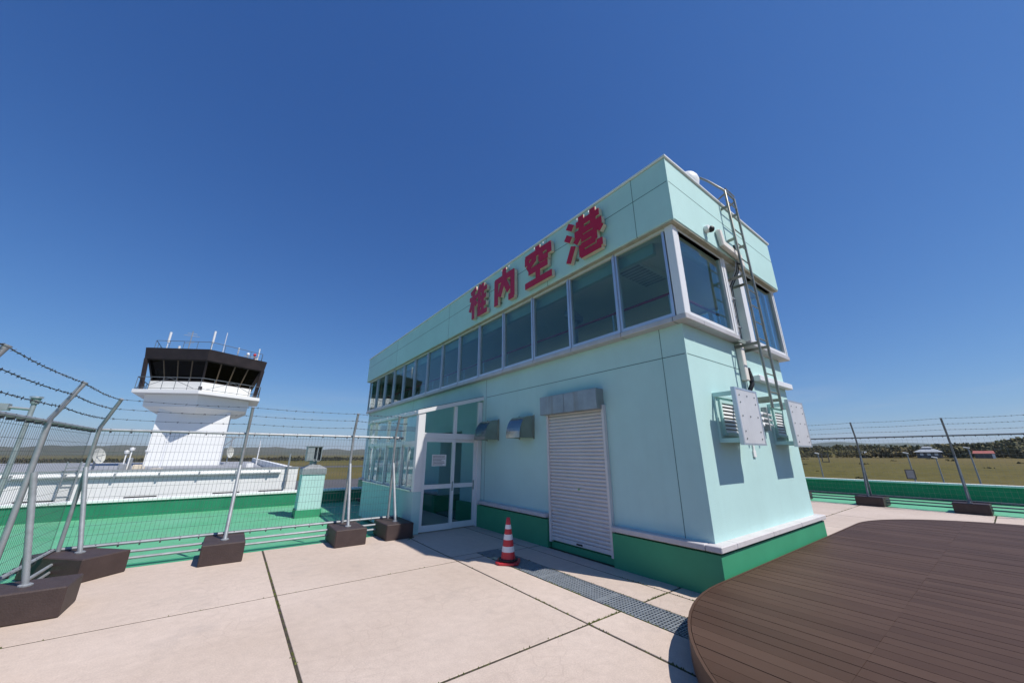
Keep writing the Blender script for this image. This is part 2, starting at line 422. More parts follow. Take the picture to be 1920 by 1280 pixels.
def field_material():
    m = bpy.data.materials.new('grass_field'); m.use_nodes = True
    n = m.node_tree.nodes; l = m.node_tree.links; b = n['Principled BSDF']
    b.inputs['Roughness'].default_value = 0.95; b.inputs['Specular IOR Level'].default_value = 0.1
    g = n.new('ShaderNodeNewGeometry')
    a = n.new('ShaderNodeTexNoise'); a.inputs['Scale'].default_value = 0.035; a.inputs['Detail'].default_value = 8; a.inputs['Roughness'].default_value = 0.65
    f = n.new('ShaderNodeTexNoise'); f.inputs['Scale'].default_value = 0.35; f.inputs['Detail'].default_value = 9; f.inputs['Roughness'].default_value = 0.75
    for t in (a, f): l.new(g.outputs['Position'], t.inputs['Vector'])
    ad = n.new('ShaderNodeMath'); ad.operation = 'MULTIPLY_ADD'; ad.inputs[1].default_value = 0.85; l.new(f.outputs['Fac'], ad.inputs[0])
    hf = n.new('ShaderNodeMath'); hf.operation = 'MULTIPLY'; hf.inputs[1].default_value = 0.2; l.new(a.outputs['Fac'], hf.inputs[0]); l.new(hf.outputs[0], ad.inputs[2])
    r = n.new('ShaderNodeValToRGB'); e = r.color_ramp.elements
    e[0].position = 0.38; e[0].color = (0.066, 0.060, 0.016, 1); e[1].position = 0.66; e[1].color = (0.125, 0.108, 0.033, 1)
    e2 = r.color_ramp.elements.new(0.52); e2.color = (0.098, 0.088, 0.022, 1)
    l.new(ad.outputs[0], r.inputs['Fac'])
    st = n.new('ShaderNodeTexNoise'); st.inputs['Scale'].default_value = 0.006; st.inputs['Detail'].default_value = 5; l.new(g.outputs['Position'], st.inputs['Vector'])
    sm = n.new('ShaderNodeMapRange'); sm.inputs['From Min'].default_value = 0.42; sm.inputs['From Max'].default_value = 0.62; sm.inputs['To Max'].default_value = 0.55; l.new(st.outputs['Fac'], sm.inputs['Value'])
    mx = n.new('ShaderNodeMix'); mx.data_type = 'RGBA'; mx.inputs['B'].default_value = (0.17, 0.125, 0.058, 1)
    l.new(sm.outputs['Result'], mx.inputs['Factor']); l.new(r.outputs['Color'], mx.inputs['A']); l.new(mx.outputs['Result'], b.inputs['Base Color'])
    return m
field_m = field_material()
def build_ground():
    radii = [0, 12, 25, 40, 55, 75, 95, 115, 135, 155, 175, 195, 215, 235, 255, 270, 290, 310, 340, 370, 400, 440, 500, 580, 680, 800, 1000, 1400, 2000, 3000, 5000, 9000]
    na = 180; vs = [(CAM.x, CAM.y, -9.0)]; fs = []
    for r in radii[1:]:
        for k in range(na):
            t = 2 * math.pi * k / na
            x = CAM.x + r * math.cos(t); y = CAM.y + r * math.sin(t)
            vs.append((x, y, ground_z(x, y)))
    for k in range(na): fs.append((0, 1 + k, 1 + (k + 1) % na))
    for i in range(len(radii) - 2):
        o = 1 + i * na
        for k in range(na): fs.append((o + k, o + na + k, o + na + (k + 1) % na, o + (k + 1) % na))
    o = MB().add(vs, fs).build('ground', field_m, None, smooth=True)
    tag(o, 'flat olive brown airfield grass running out to the hills', kind='structure')
build_ground()
# airport apron and runway: sheets above the grass
tag(box('apron', asphalt, None, -140, 70, 60, 175, -9.02, -8.97), 'grey asphalt apron beyond the terminal', kind='structure')
tag(box('runway', asphalt, None, -1500, 900, 330, 375, -9.02, -8.96), 'distant asphalt runway strip', kind='structure')

hill_m = mat('hill_grass', (0.075, 0.085, 0.045), 0.95, var=0.25, nscale=0.004, col2=(0.11, 0.095, 0.06), spec=0.1)
far_hill_m = mat('far_hill', (0.07, 0.085, 0.055), 0.95, var=0.25, nscale=0.002, spec=0.1)
def ridge(name, d0, d1, a0, a1, hfun, m, label, n=90):
    """a hill range as real terrain: rises from d0 to a crest and falls to d1 (metres), azimuth in degrees from +X"""
    rows = 9; vs = []; fs = []
    for j in range(rows + 1):
        v = j / rows; d = d0 + (d1 - d0) * v
        for i in range(n + 1):
            t = math.radians(a0 + (a1 - a0) * i / n)
            x = CAM.x + d * math.cos(t); y = CAM.y + d * math.sin(t)
            edge = smooth(0, 0.06, i / n) * smooth(1, 0.94, i / n)
            prof = math.sin(math.pi * min(1, v * 0.98 + 0.01))
            h = hfun(math.degrees(t)) * prof * edge * (1 + 0.25 * noise.noise(Vector((x * 0.002, y * 0.002, 1.7))))
            vs.append((x, y, -9.5 + h))
    for j in range(rows):
        for i in range(n):
            o = j * (n + 1) + i
            fs.append((o, o + 1, o + n + 2, o + n + 1))
    o = MB().add(vs, fs).build(name, m, None, smooth=True)
    return tag(o, label, kind='structure')
def hl(az): return 62 + 34 * noise.noise(Vector((az * 0.13, 0.3, 0))) + 22 * noise.noise(Vector((az * 0.5, 5.3, 0)))
ridge('hills', 3600, 6200, 55, 128, hl, hill_m, 'low rounded hills on the far side of the airfield')
def hr(az): return 120 + 50 * noise.noise(Vector((az * 0.2, 9.3, 0)))
ridge('far_hills', 4200, 6500, -12, 18, hr, far_hill_m, 'pale blue hill range beyond the wooded slope', 50)

# ------------------------------------------------------------------ terminal building under the terrace
GZ = -0.18            # level of the green waterproofed roof
term = thing('terminal_building', (2, 2, -9), 'terminal building carrying the pink roof terrace, green parapets with white caps', 'building')
box('wall', white_p, term, -16.2, 18.55, -14, 13.85, -9.0, -0.35)
# green waterproof roof deck
tag(box('roof_deck', green_fl, None, -16, 18.3, -13.8, 13.6, -0.35, GZ), 'bright green waterproofed flat roof around the terrace', kind='structure')
def parapet(x0, x1, y0, y1, h, axis):
    box('parapet_wall', green_dk, term, x0, x1, y0, y1, -0.348, h)
    # white metal cap in lengths
    n = max(1, round((x1 - x0 if axis == 'x' else y1 - y0) / 2.4)); g = 0.006
    for i in range(n):
        if axis == 'x':
            a = x0 + (x1 - x0) * i / n; b2 = x0 + (x1 - x0) * (i + 1) / n
            box('parapet_cap', white_p, term, a + g, b2 - g, y0 - 0.04, y1 + 0.04, h + 0.002, h + 0.075, 0.006)
        else:
            a = y0 + (y1 - y0) * i / n; b2 = y0 + (y1 - y0) * (i + 1) / n
            box('parapet_cap', white_p, term, x0 - 0.04, x1 + 0.04, a + g, b2 - g, h + 0.002, h + 0.075, 0.006)
parapet(-16.1, 18.3, 13.602, 13.85, 0.235, 'x')
parapet(18.302, 18.55, -14, 13.85, 0.43, 'y')
parapet(-16.2, -16.002, -14, 13.6, 0.235, 'y')

# ------------------------------------------------------------------ terrace of concrete slabs
TZ = 0.0
terr = thing('terrace', (0, 0, -0.098), 'pink beige concrete slab terrace with mossy joints', None)
terr['kind'] = 'structure'
EDGE_Y = 5.73; EDGE_X = 12.12; LEFT_X = -6.64
box('base', joint_m, terr, LEFT_X + .01, -1.30, -13, EDGE_Y - .01, -0.098, -0.004)
box('base', joint_m, terr, -0.88, EDGE_X - .01, -13, 12.9, -0.098, -0.0042)
box('base', joint_m, terr, -1.30, -0.88, 3.42, EDGE_Y - .012, -0.098, -0.0038)
box('base', joint_m, terr, -1.30, -0.88, -13, -1.2, -0.098, -0.0036)
box('trench', trench_m, terr, -1.32, -0.86, -1.2, 3.43, -0.104, -0.092)
G = 0.013
def slab(x0, x1, y0, y1):
    o = MB().box(x0 + G, x1 - G, y0 + G, y1 - G, -0.097, TZ).build('slab', slab_m, terr, bevel=0.003)
    o.location.z = random.uniform(-0.0015, 0.0015)
YJ = [-12.9, -10.33, -7.63, -4.93, -2.23, 0.468, 3.164, EDGE_Y]
XL = [LEFT_X, -4.222, -1.802]
for i in range(len(XL) - 1):
    for j in range(len(YJ) - 1): slab(XL[i], XL[i+1], YJ[j], YJ[j+1])
for j in range(len(YJ) - 1):
    y0, y1 = YJ[j], YJ[j+1]
    a, b2 = max(y0, -1.2), min(y1, 3.42)
    if b2 > a + .05:
        slab(-1.802, -1.295, a, b2); slab(-0.885, -0.38, a, b2)
        if y0 < a: slab(-1.802, -0.38, y0, a)
        if y1 > b2: slab(-1.802, -0.38, b2, y1)
    else:
        slab(-1.802, -0.38, y0, y1)
    slab(-0.38, -0.075, y0, y1)
XR = [-0.075, 2.0, 4.2, 6.55, 8.85, EDGE_X]
YR = [-12.9, -10.0, -7.25, -4.5, -1.75, 1.0, 3.75, 6.5, 9.25, 12.0, 12.9]
for i in range(len(XR) - 1):
    for j in range(len(YR) - 1):
        if XR[i] < 3.0 and YR[j] > 0: continue
        x0 = max(XR[i], 3.9) if YR[j] > 0 and XR[i] < 3.9 else XR[i]
        if YR[j] < 0 and YR[j+1] > 0 and x0 < 4.2:
            slab(x0, XR[i+1], YR[j], -0.11)
        else:
            slab(x0, XR[i+1], YR[j], YR[j+1])

# green painted kerb along the outer edge of the slabs: the fence footings stand half on it
kerb = thing('kerb', (0, 5.9, GZ), 'green painted kerb round the edge of the pink terrace', None)
kerb['kind'] = 'structure'
box('kerb_length', green, kerb, -6.99, -1.72, EDGE_Y + .002, EDGE_Y + .34, GZ + .001, -.012)
box('kerb_length', green, kerb, -6.99, LEFT_X - .002, -13, EDGE_Y, GZ + .001, -.012)
box('kerb_length', green_fl, kerb, EDGE_X + .002, EDGE_X + .95, -13, 12.9, GZ + .001, -.012)

# moss along the joints
def moss():
    mb = MB()
    lines = [((-1.802, -1.5), (-1.802, 1.3), 0.8), ((-4.222, 0.2), (-4.222, 5.0), 0.75), ((-4.2, .468), (-1.8, .468), 1.0), ((-1.8, .468), (-1.3, .468), 3.0),
             ((-.88, .468), (-.38, .468), 3.0), ((-1.295, -.3), (-1.295, 3.3), 1.2), ((-.885, -.2), (-.885, 3.2), 0.9), ((-.09, -.1), (-.09, .5), 2.5), ((-.38, -.2), (-.38, 1.2), 1.0),
             ((-.09, .5), (-.09, 4.5), 0.5), ((5.5, 1.0), (11.9, 1.0), 0.6), ((8.3, -1.75), (12.1, -1.75), 1.2), ((-6.5, 3.164), (-1.8, 3.164), 0.12),
             ((-1.9, 5.0), (-1.7, 5.2), 14.0), ((-1.8, 1.3), (-1.8, 5.2), 0.2), ((-4.222, -2), (-4.222, .2), .5)]
    for (a, b2, dens) in lines:
        L = math.hypot(b2[0]-a[0], b2[1]-a[1])
        for _ in range(int(L * dens * 85)):
            t = random.random()
            # clumps
            if noise.noise(Vector((t * L * 2.2 + a[0]*3.3, a[1]*1.7, 4.0))) < -0.05 and random.random() < 0.8: continue
            x = a[0] + (b2[0]-a[0])*t + random.gauss(0, 0.008); y = a[1] + (b2[1]-a[1])*t + random.gauss(0, 0.008)
            s = random.uniform(0.006, 0.016); h = random.uniform(0.004, 0.014)
            th = random.uniform(0, 6.28)
            vs = [(x + s*math.cos(th + k*2.094), y + s*math.sin(th + k*2.094), -0.012) for k in range(3)] + [(x + random.gauss(0,.004), y + random.gauss(0,.004), h)]
            mb.add(vs, [(0,1,3),(1,2,3),(2,0,3)])
    o = mb.build('moss', moss_m)
    tag(o, 'green moss growing along the joints of the terrace slabs', 'moss', kind='stuff')
moss()

# ------------------------------------------------------------------ observation building
W = 3.767; L = 15.80
B = thing('observation_building', (W/2, L/2, 0), 'long mint green two storey building with a band of windows and dark green base', 'building')
ZP0, ZP, ZL0, ZL, ZB, ZT = 0.458, 0.556, 3.4315, 3.516, 4.9877, 6.15
OP, OC, OL, OB, OW = 0.100, 0.1134, 0.157, 0.226, 0.135
SY0, SY1 = 1.50, 2.93         # shutter opening
# lower storey walls (thin shells so the porch door can open into the dark)
box('wall', mint, B, 0.0, W, 0.0, 6.45, ZP0 + .001, ZL0)
box('wall', mint, B, 0.0, W, 7.75, L, ZP0 + .001, ZL0)
box('wall', mint, B, 0.0, W, 6.45, 7.75, 2.20, ZL0)
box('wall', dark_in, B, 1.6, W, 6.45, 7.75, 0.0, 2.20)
box('floor', floor_in, B, 0.0, 1.6, 6.45, 7.75, 0.0, 0.03)
# plinth in lengths
def plinth(x0, x1, y0, y1): box('plinth', green, B, x0, x1, y0, y1, 0.0, ZP0)
plinth(-OP, W + OP, -OP, SY0 - .02)
plinth(0.02, W + OP, SY0 - .02, SY1 + .02)
plinth(-OP, W + OP, SY1 + .02, 6.45)
plinth(-OP, W + OP, 7.75, L + OP)
def cap(x0, x1, y0, y1): box('plinth_cap', capm, B, x0, x1, y0, y1, ZP - .070, ZP, 0.008)
# cap pieces on the short side
xs = [-OC - .022, 0.28, 1.45, 2.62, W + OC + .022]
for a, b2 in zip(xs[:-1], xs[1:]): cap(a + .002, b2 - .002, -OC - .022, 0.06)
for a, b2 in ((0.062, SY0 - .03), (SY1 + .03, 4.15), (4.15, 5.33), (7.78, 9.5), (9.5, 12), (12, L)):
    cap(-OC - .022, 0.06, a + .002, b2 - .002)
cap(W - .06, W + OC + .022, 0.062, L)
# recessed joints of the wall panels: thin dark sealant strips seated in the plaster
def groove_y(y, x, z0, z1): box('wall_joint', mint_line, B, x - 0.0015, x + .01, y - .005, y + .005, z0, z1)
def groove_z(z, x, y0, y1): box('wall_joint', mint_line, B, x - 0.0015, x + .01, y0, y1, z - .006, z + .006)
def groove_zs(z, y, x0, x1): box('wall_joint', mint_line, B, x0, x1, y - 0.0015, y + .01, z - .006, z + .006)
for y in (0.37, 5.27, 10.2): groove_y(y, 0.0, ZP + .002, ZL0)
groove_z(2.975, 0.0, 0.0, 5.25); groove_z(2.975, 0.0, 9.4, L)
groove_zs(2.975, 0.0, 0.0, 2.0)
for y in (0.41, 2.6, 7.2, 11.9): groove_y(y, -OB, ZB + .01, ZT)
groove_z(5.70, -OB, -OB, L + OB)
groove_zs(5.70, -OB, -OB, W + OB)
# plaster edge beads at the corner
MB().box(-.004, .018, -.004, .018, ZP + .003, ZL0 - .003).build('corner_bead', mint, B)
MB().box(-OB - .004, -OB + .018, -OB - .004, -OB + .018, ZB + .003, ZT - .003).build('corner_bead', mint, B)
# upper storey: floor, ceiling, back walls
box('upper_floor', floor_in, B, -0.10, W, -0.10, L, ZL0 + .003, ZL - .01)
box('ceiling', white_in, B, -OL + .02, W - .001, -OL + .02, L, ZB - .05, ZB - .004)
for k in range(14):
    a, b2 = .0 + k * L/14, (k + 1) * L/14
    f = MB().box(W - .05, W + .02, a + .001, a + .045, ZL + .001, ZB - .053).box(W - .05, W + .02, b2 - .045, b2 - .001, ZL + .001, ZB - .053).box(W - .048, W + .018, a + .045, b2 - .045, ZL + .001, ZL + .06).box(W - .048, W + .018, a + .045, b2 - .045, ZB - .1, ZB - .053)
    o = f.build('window', alu, B)
    box('pane', win_glass, o, W - .02, W - .014, a + .04, b2 - .04, ZL + .055, ZB - .095)
box('upper_wall', mint_in, B, 0.0, W - .122, L - .12, L, ZL, ZB - .052)
box('upper_wall', mint, B, 1.60, 2.20, -0.0, 0.10, ZL0 + .004, ZB - .052)
box('window_head_strip', mint_in, B, 0.02, 0.10, 0.3, L - .13, 4.74, ZB - .052)  # plain mint strips set inside, behind the tops of the panes
box('window_head_strip', mint_in, B, 0.10, 1.55, 0.02, 0.10, 4.80, ZB - .052)
# parapet and its metal coping in lengths
box('parapet', mint, B, -OB, W + OB, -OB, L + OB, ZB + .02, ZT, 0.012)
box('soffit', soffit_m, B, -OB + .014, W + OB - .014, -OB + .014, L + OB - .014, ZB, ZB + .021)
def coping(x0, x1, y0, y1): box('coping', alu_white, B, x0, x1, y0, y1, ZT + .002, ZT + .04, 0.005)
n = 8
for i in range(n):
    a = -OB - .03 + (L + 2*OB + .06) * i / n; b2 = -OB - .03 + (L + 2*OB + .06) * (i + 1) / n
    coping(-OB - .03, -OB + .25, a + .002, b2 - .002)
    coping(W + OB - .25, W + OB + .03, a + .002, b2 - .002)
for i in range(3):
    a = -OB + .252 + (W + 2*OB - .504) * i / 3; b2 = -OB + .252 + (W + 2*OB - .504) * (i + 1) / 3
    coping(a + .002, b2 - .002, -OB - .03, -OB + .25)
# window band: ledge, mullions, windows
MY = [-0.135] + [0.963 + 1.128 * k for k in range(14)]
MY[-1] = L - .02
def ledge(x0, x1, y0, y1): box('window_ledge', ledge_m, B, x0, x1, y0, y1, ZL0 + .001, ZL, 0.008)
for a, b2 in zip(MY[:-1], MY[1:]):
    a2 = 0.05 if a < 0 else a
    ledge(-OL, 0.10, a2 + .003, b2 - .003)
ledge(-OL, 0.36, -OL, 0.047)
ledge(0.366, 1.605, -OL, 0.05)
ledge(2.012, 2.9, -OL, 0.05); ledge(2.906, W + OL, -OL, 0.05)
MB().box(2.25, W + .09, -.11, 0.0, 2.835, 2.94).build('ledge_bar', alu_white, B, bevel=.01)
def window_long(y0, y1):
    f = MB()
    xo, xi = -OW, -OW + .07; t = 0.042
    f.box(xo, xi, y0 + .012, y0 + t + .012, ZL + .001, ZB - .002)
    f.box(xo, xi, y1 - t - .012, y1 - .012, ZL + .001, ZB - .002)
    f.box(xo + .003, xi - .003, y0 + t + .012, y1 - t - .012, ZL + .001, ZL + .055)
    f.box(xo + .003, xi - .003, y0 + t + .012, y1 - t - .012, ZB - .042, ZB - .002)
    o = f.build('window', alu, B)
    box('pane', win_glass, o, xo + .036, xo + .042, y0 + t + .006, y1 - t - .006, ZL + .05, ZB - .037)
for i, (a, b2) in enumerate(zip(MY[:-1], MY[1:])):
    window_long(a if i else -0.005, b2)
    if i < 13:
        box('mullion', alu, B, -OW - .022, -OW + .05, b2 - .010, b2 + .010, ZL + .002, ZB - .003)
box('corner_post', alu_white, B, -OW - .012, -0.015, -OW - .012, -0.015, ZL + .001, ZB - .001, 0.006)
def window_short(x0, x1):
    f = MB(); yo, yi = -OW, -OW + .07; t = 0.05
    f.box(x0, x0 + t, yo, yi, ZL + .001, ZB - .002); f.box(x1 - t, x1, yo, yi, ZL + .001, ZB - .002)
    f.box(x0 + t, x1 - t, yo + .003, yi - .003, ZL + .001, ZL + .06); f.box(x0 + t, x1 - t, yo + .003, yi - .003, ZB - .05, ZB - .002)
    o = f.build('window', alu_white, B)
    box('pane', win_glass, o, x0 + t - .006, x1 - t + .006, yo + .036, yo + .042, ZL + .055, ZB - .045)
window_short(-0.012, 1.50); window_short(2.27, 3.86)
box('mullion', alu_white, B, 1.505, 1.60, -OW - .01, 0.0, ZL + .001, ZB - .002)
box('mullion', alu_white, B, 2.10, 2.265, -OW - .008, 0.0, ZL + .001, ZB - .002)
box('mullion', alu_white, B, 3.865, W + OW, -OW - .01, 0.0, ZL + .001, ZB - .002)

# roller shutter door
sd = MB()
nz_ = 36; z0, z1 = 0.135, 2.36
pts = []
for k in range(nz_):
    a = z0 + .06 + (z1 - z0 - .06) * k / nz_; h = (z1 - z0 - .06) / nz_
    pts += [(-0.018, a), (-0.044, a + h*.20), (-0.048, a + h*.5), (-0.040, a + h*.80), (-0.018, a + h*.90)]
pts.append((-0.03, z1))
vs = []; fs = []
for (x, z) in pts: vs += [(x, SY0 + .045, z), (x, SY1 - .045, z)]
for k in range(len(pts) - 1): fs.append((2*k, 2*k+1, 2*k+3, 2*k+2))
sh = sd.add(vs, fs).build('shutter_door', shut_m, B)
tag(sh, 'pale grey roller shutter of narrow horizontal slats')
box('bottom_rail', shut_m, sh, -.05, -.02, SY0 + .045, SY1 - .045, z0, z0 + .062, .004)
for y in (SY0, SY1 - .05):
    box('guide_rail', shut_m, sh, -.075, -.001, y, y + .05, 0.105, 2.40, .004)
box('sill', green, sh, -.02, .018, SY0 + .001, SY1 - .001, 0.0, 0.104)
MB().box(-.056, -.05, 2.15, 2.28, z0 + .018, z0 + .042).build('handle', black, sh)
MB().tube((-.047, 2.17, 1.02), (-.053, 2.17, 1.02), .02, 12).build('lock', steel, sh)
sb = MB().box(-.20, -.001, 1.53, 2.97, 2.325, 2.675).build('shutter_box', box_m, sh, bevel=.006)
box('joint_strip', box_m, sb, -.206, -.198, 2.30, 2.335, 2.33, 2.67)

# quarter-round vent hoods
def hood(y0, y1):
    o = MB()
    d, zb, zt = .385, 1.915, 2.372; n = 10
    prof = [(0.0, zt), (-.12, zt - .012)]
    for k in range(n + 1):
        t = math.radians(90 * k / n)
        prof.append((-.14 - (d - .14) * math.sin(t), zb + (zt - .015 - zb) * math.cos(t)))
    prof = prof + [(0.0, zb)]
    vs = [(x, y0, z) for x, z in prof] + [(x, y1, z) for x, z in prof]; m = len(prof)
    fs = [tuple(range(m)), tuple(range(2*m - 1, m - 1, -1))] + [(i, i + 1, m + i + 1, m + i) for i in range(m - 2)]
    h = o.add(vs, fs).build('vent_hood', steel, B)
    MB().box(-.018, -.001, y0 - .025, y0 - .001, zb - .02, zt + .02).build('flange', steel, h)
    MB().box(-.018, -.001, y1 + .001, y1 + .025, zb - .02, zt + .02).build('flange', steel, h)
hood(4.69, 5.16); hood(3.40, 3.87)

# louvres on the sunny side
def louvre(x0, x1, zb, zt):
    f = MB(); t = .045
    f.box(x0 - t, x0, -.03, 0, zb - t, zt + t); f.box(x1, x1 + t, -.03, 0, zb - t, zt + t)
    f.box(x0, x1, -.03, 0, zt, zt + t); f.box(x0, x1, -.045, 0, zb - t, zb)
    o = f.build('louvre', mint, B)
    box('backing', dark_in, o, x0, x1, -.004, -.001, zb, zt)
    for k in range(8):
        z = zb + (zt - zb) * (k + .5) / 8
        MB().add([(x0, -.028, z - .022), (x1, -.028, z - .022), (x1, -.006, z + .020), (x0, -.006, z + .020),
                  (x0, -.026, z - .025), (x1, -.026, z - .025), (x1, -.004, z + .017), (x0, -.004, z + .017)],
                 [(0,1,2,3),(7,6,5,4),(0,4,5,1),(2,6,7,3)]).build('slat', alu_white, o)
louvre(0.77, 1.25, 1.90, 2.33); louvre(2.83, 3.20, 1.93, 2.33)

# guard panels held off the wall in front of the louvres
def guard(x0, label):
    x1 = x0 + .745; zb, zt, y = 1.725, 2.50, -.32
    t = thing('guard_panel', ((x0 + x1)/2, -.16, zb), label, 'panel', 'guard panels on the sunny wall')
    p = box('panel', panel_m, t, x0, x1, y - .012, y + .012, zb, zt)
    fr = MB(); s = .03
    fr.box(x0 - .004, x0 + s, y - .016, y + .035, zb - .004, zt + .004).box(x1 - s, x1 + .004, y - .016, y + .035, zb - .004, zt + .004)
    fr.box(x0 + s, x1 - s, y - .015, y + .033, zt - .022, zt + .004).box(x0 + s, x1 - s, y - .015, y + .033, zb - .004, zb + .02)
    fr.build('frame', alu, t)
    for z in (zt - .07, zb + .06):
        for x in (x0 + .05, x1 - .08):
            MB().box(x, x + .03, y + .013, -.001, z - .03, z + .03).build('bracket', mint, t)
        box('bracket_rail', mint, t, x0 + .08, x1 - .08, -.035, -.001, z - .02, z + .02)
    for x in (x0 + .05, x1 - .08):
        box('upright', mint, t, x + .002, x + .028, -.03, -.001, zb + .09, zt - .10)
    for z in (zt - .10, zt - .2, (zb + zt)/2, zb + .18, zb + .08):
        for u in (.16, .5, .84):
            if u == .5 and z not in ((zb + zt)/2, zt - .10): continue
            x = x0 + (x1 - x0) * u
            MB().tube((x, y - .012, z), (x, y - .02, z), .011, 8).build('bolt', steel, p)
guard(0.52, 'grey guard panel over the louvre nearest the building corner')
guard(2.575, 'grey guard panel over the farther louvre, right of the ladder foot')

# ------------------------------------------------------------------ roof sign 稚内空港
S = thing('airport_sign', (-.3, 3.4, 5.05), 'large dark red Japanese channel letters mounted along the mint parapet', 'sign')
STROKES = {
 '内': (17, [[(13,0),(13,78)], [(7,72),(93,72)], [(87,78),(87,3)], [(93,6),(70,6)], [(50,100),(50,68)], [(50,70),(28,22)], [(50,66),(71,26)]]),
 '空': (15.5, [[(50,100),(50,84)], [(4,82),(96,82)], [(10,84),(10,62)], [(90,84),(90,62)], [(38,80),(36,66),(14,52)], [(61,80),(61,58),(82,58)], [(16,40),(84,40)], [(50,42),(50,6)], [(3,6),(97,6)]]),
 '稚': (13.5, [[(40,97),(8,87)], [(2,69),(45,69)], [(24,92),(24,0)], [(22,66),(5,28)], [(28,60),(43,42)], [(63,100),(48,64)], [(57,80),(57,0)], [(77,100),(73,82)], [(52,79),(98,79)], [(57,55),(94,55)], [(57,31),(94,31)], [(54,6),(100,6)], [(77,80),(77,6)]]),
 '港': (14, [[(9,95),(24,83)], [(2,69),(17,57)], [(7,3),(23,38)], [(34,83),(95,83)], [(48,100),(48,60)], [(79,100),(79,60)], [(29,61),(100,61)], [(50,62),(29,40)], [(77,62),(99,42)], [(46,43),(82,43)], [(80,46),(80,24)], [(46,25),(82,25)], [(46,30),(46,3)], [(43,6),(95,6)], [(92,4),(92,20)]]),
}
def letter(ch, yc, w=0.93, h=0.90, zb=5.115):
    """channel letter of straight strokes: cream return, red face; each stroke a hair proud of the last"""
    th, strokes = STROKES[ch]
    body = MB(); face = MB(); X0 = -OB - .03; k = 0
    def P3(p): return Vector((0, yc + w/2 - p[0]/100*w, zb + p[1]/100*h))
    for st in strokes:
        for a, b2 in zip(st[:-1], st[1:]):
            A, Bp = P3(a), P3(b2); d = (Bp - A).normalized(); sdv = Vector((1,0,0)).cross(d)
            c = (A + Bp)/2; hl = (Bp - A).length/2; t = th/200*w
            ext = 0 if len(st) == 2 else t*.5
            dp = .080 + .0006*k
            body.obox(c + Vector((X0 - dp/2, 0, 0)), Vector((1,0,0)), d, sdv, dp/2, hl + ext + .002, t + .002)
            face.obox(c + Vector((X0 - dp - .0045, 0, 0)), Vector((1,0,0)), d, sdv, .004, hl + ext + .001, t + .001)
            k += 1
    o = body.build('letter', cream, S)
    face.build('letter_face', red, o)
    for dy in (-.25, .25):
        MB().box(-OB - .035, -OB + .001, yc + dy - .02, yc + dy + .02, zb + .05, zb + .09).build('standoff', steel, o)
        MB().tube((X0 - .05, yc + dy*.6, zb + h - .02), (X0 - .05, yc + dy*.6, zb + h + .035), .012, 6).build('top_bolt', alu_white, o)
for ch, yc in zip('稚内空港', (5.27, 4.04, 2.77, 1.46)):
    letter(ch, yc)

# ------------------------------------------------------------------ ladder
LD = thing('wall_ladder', (1.9, -.38, 2.29), 'steel wall ladder with hooked left handrail rising past the roof edge', 'ladder')
lx0, lx1, ly = 1.70, 2.10, -.37
rl = MB().path([(lx0, ly, 2.29), (lx0, ly, 4.5), (lx0, ly + .02, 6.40), (lx0, -.10, 6.80), (lx0, .03, 6.975), (lx0, .08, 6.985), (lx0, .134, 6.965)], .021, 8)
rl.build('rail', ladder_m, LD, smooth=True)
MB().path([(lx1, ly, 2.29), (lx1, ly, 4.5), (lx1, ly + .02, 6.40)], .021, 8).build('rail', ladder_m, LD, smooth=True)
z = 2.55
while z < 6.45:
    MB().tube((lx0, ly + .005, z), (lx1, ly + .005, z), .011, 6).build('rung', ladder_m, LD); z += .30
MB().tube((lx0, ly + .02, 6.395), (lx1, ly + .02, 6.395), .018, 6).build('rung', ladder_m, LD)
for zz, yw in ((2.45, 0), (3.36, 0), (4.6, -.005), (5.35, -OB), (6.05, -OB)):
    for x in (lx0, lx1):
        MB().obox((x, (ly + yw)/2, zz), Vector((1,0,0)), Vector((0,1,0)), Vector((0,0,1)), .008, abs(ly - yw)/2, .025).build('bracket', ladder_m, LD)
for x in (lx0, lx1):
    MB().tube((x, ly + .02, 6.34), (x, -OB + .08, 6.26), .016, 6).build('bracket', ladder_m, LD)

# pipe cover, cables and small fittings on the sunny wall
PC = thing('pipe_cover', (1.65, -.28, 4.86), 'cream air conditioner pipe cover with elbows on the upper wall', 'pipe')
def duct(pts, w, d, y, name, m, par):
    for i in range(len(pts) - 1):
        a = Vector((pts[i][0], y, pts[i][1])); b2 = Vector((pts[i+1][0], y, pts[i+1][1]))
        dv = (b2 - a); ln = dv.length; dv.normalize(); sd_ = Vector((0,1,0)).cross(dv)
        MB().obox((a + b2)/2 + Vector((0, -.002 * i, 0)), dv, sd_, Vector((0,1,0)), ln/2 + w*.42, w/2, d/2).build(name, m, par, bevel=.02)
duct([(1.25, 5.33), (1.30, 5.12), (1.60, 5.10), (1.93, 5.07), (1.98, 4.92)], .13, .08, -OB - .045, 'duct', pipe_w, PC)
CB = thing('cable_conduit', (1.78, -.06, 2.7), 'white conduit with black cables running down between the end windows', 'conduit')
box('conduit', pipe_w, CB, 1.72, 1.85, -.09, -.001, 2.78, 3.428, .01)
box('conduit', pipe_w, CB, 1.66, 1.80, -.085, -.001, 3.52, 4.85, .01)
for k, x in enumerate((1.83, 1.87, 1.91, 1.95)):
    MB().path([(x, -.25, 4.98), (x + .02, -.20, 4.8), (x, -.06, 4.55), (x, -.05, 3.8), (x - .03, -.05, 2.95 + .02*k)], .011, 6).build('cable', black if k % 2 else galv, CB, smooth=True)
for zz in (4.3, 3.75, 3.0):
    box('clamp', galv, CB, 1.78, 1.99, -.075, -.001, zz, zz + .025)
MB().path([(1.88, -.07, 3.0), (1.90, -.09, 2.85), (1.86, -.10, 2.72), (1.80, -.06, 2.60), (1.80, .01, 2.55)], .035, 10).build('flexible_hose', black, CB, smooth=True)
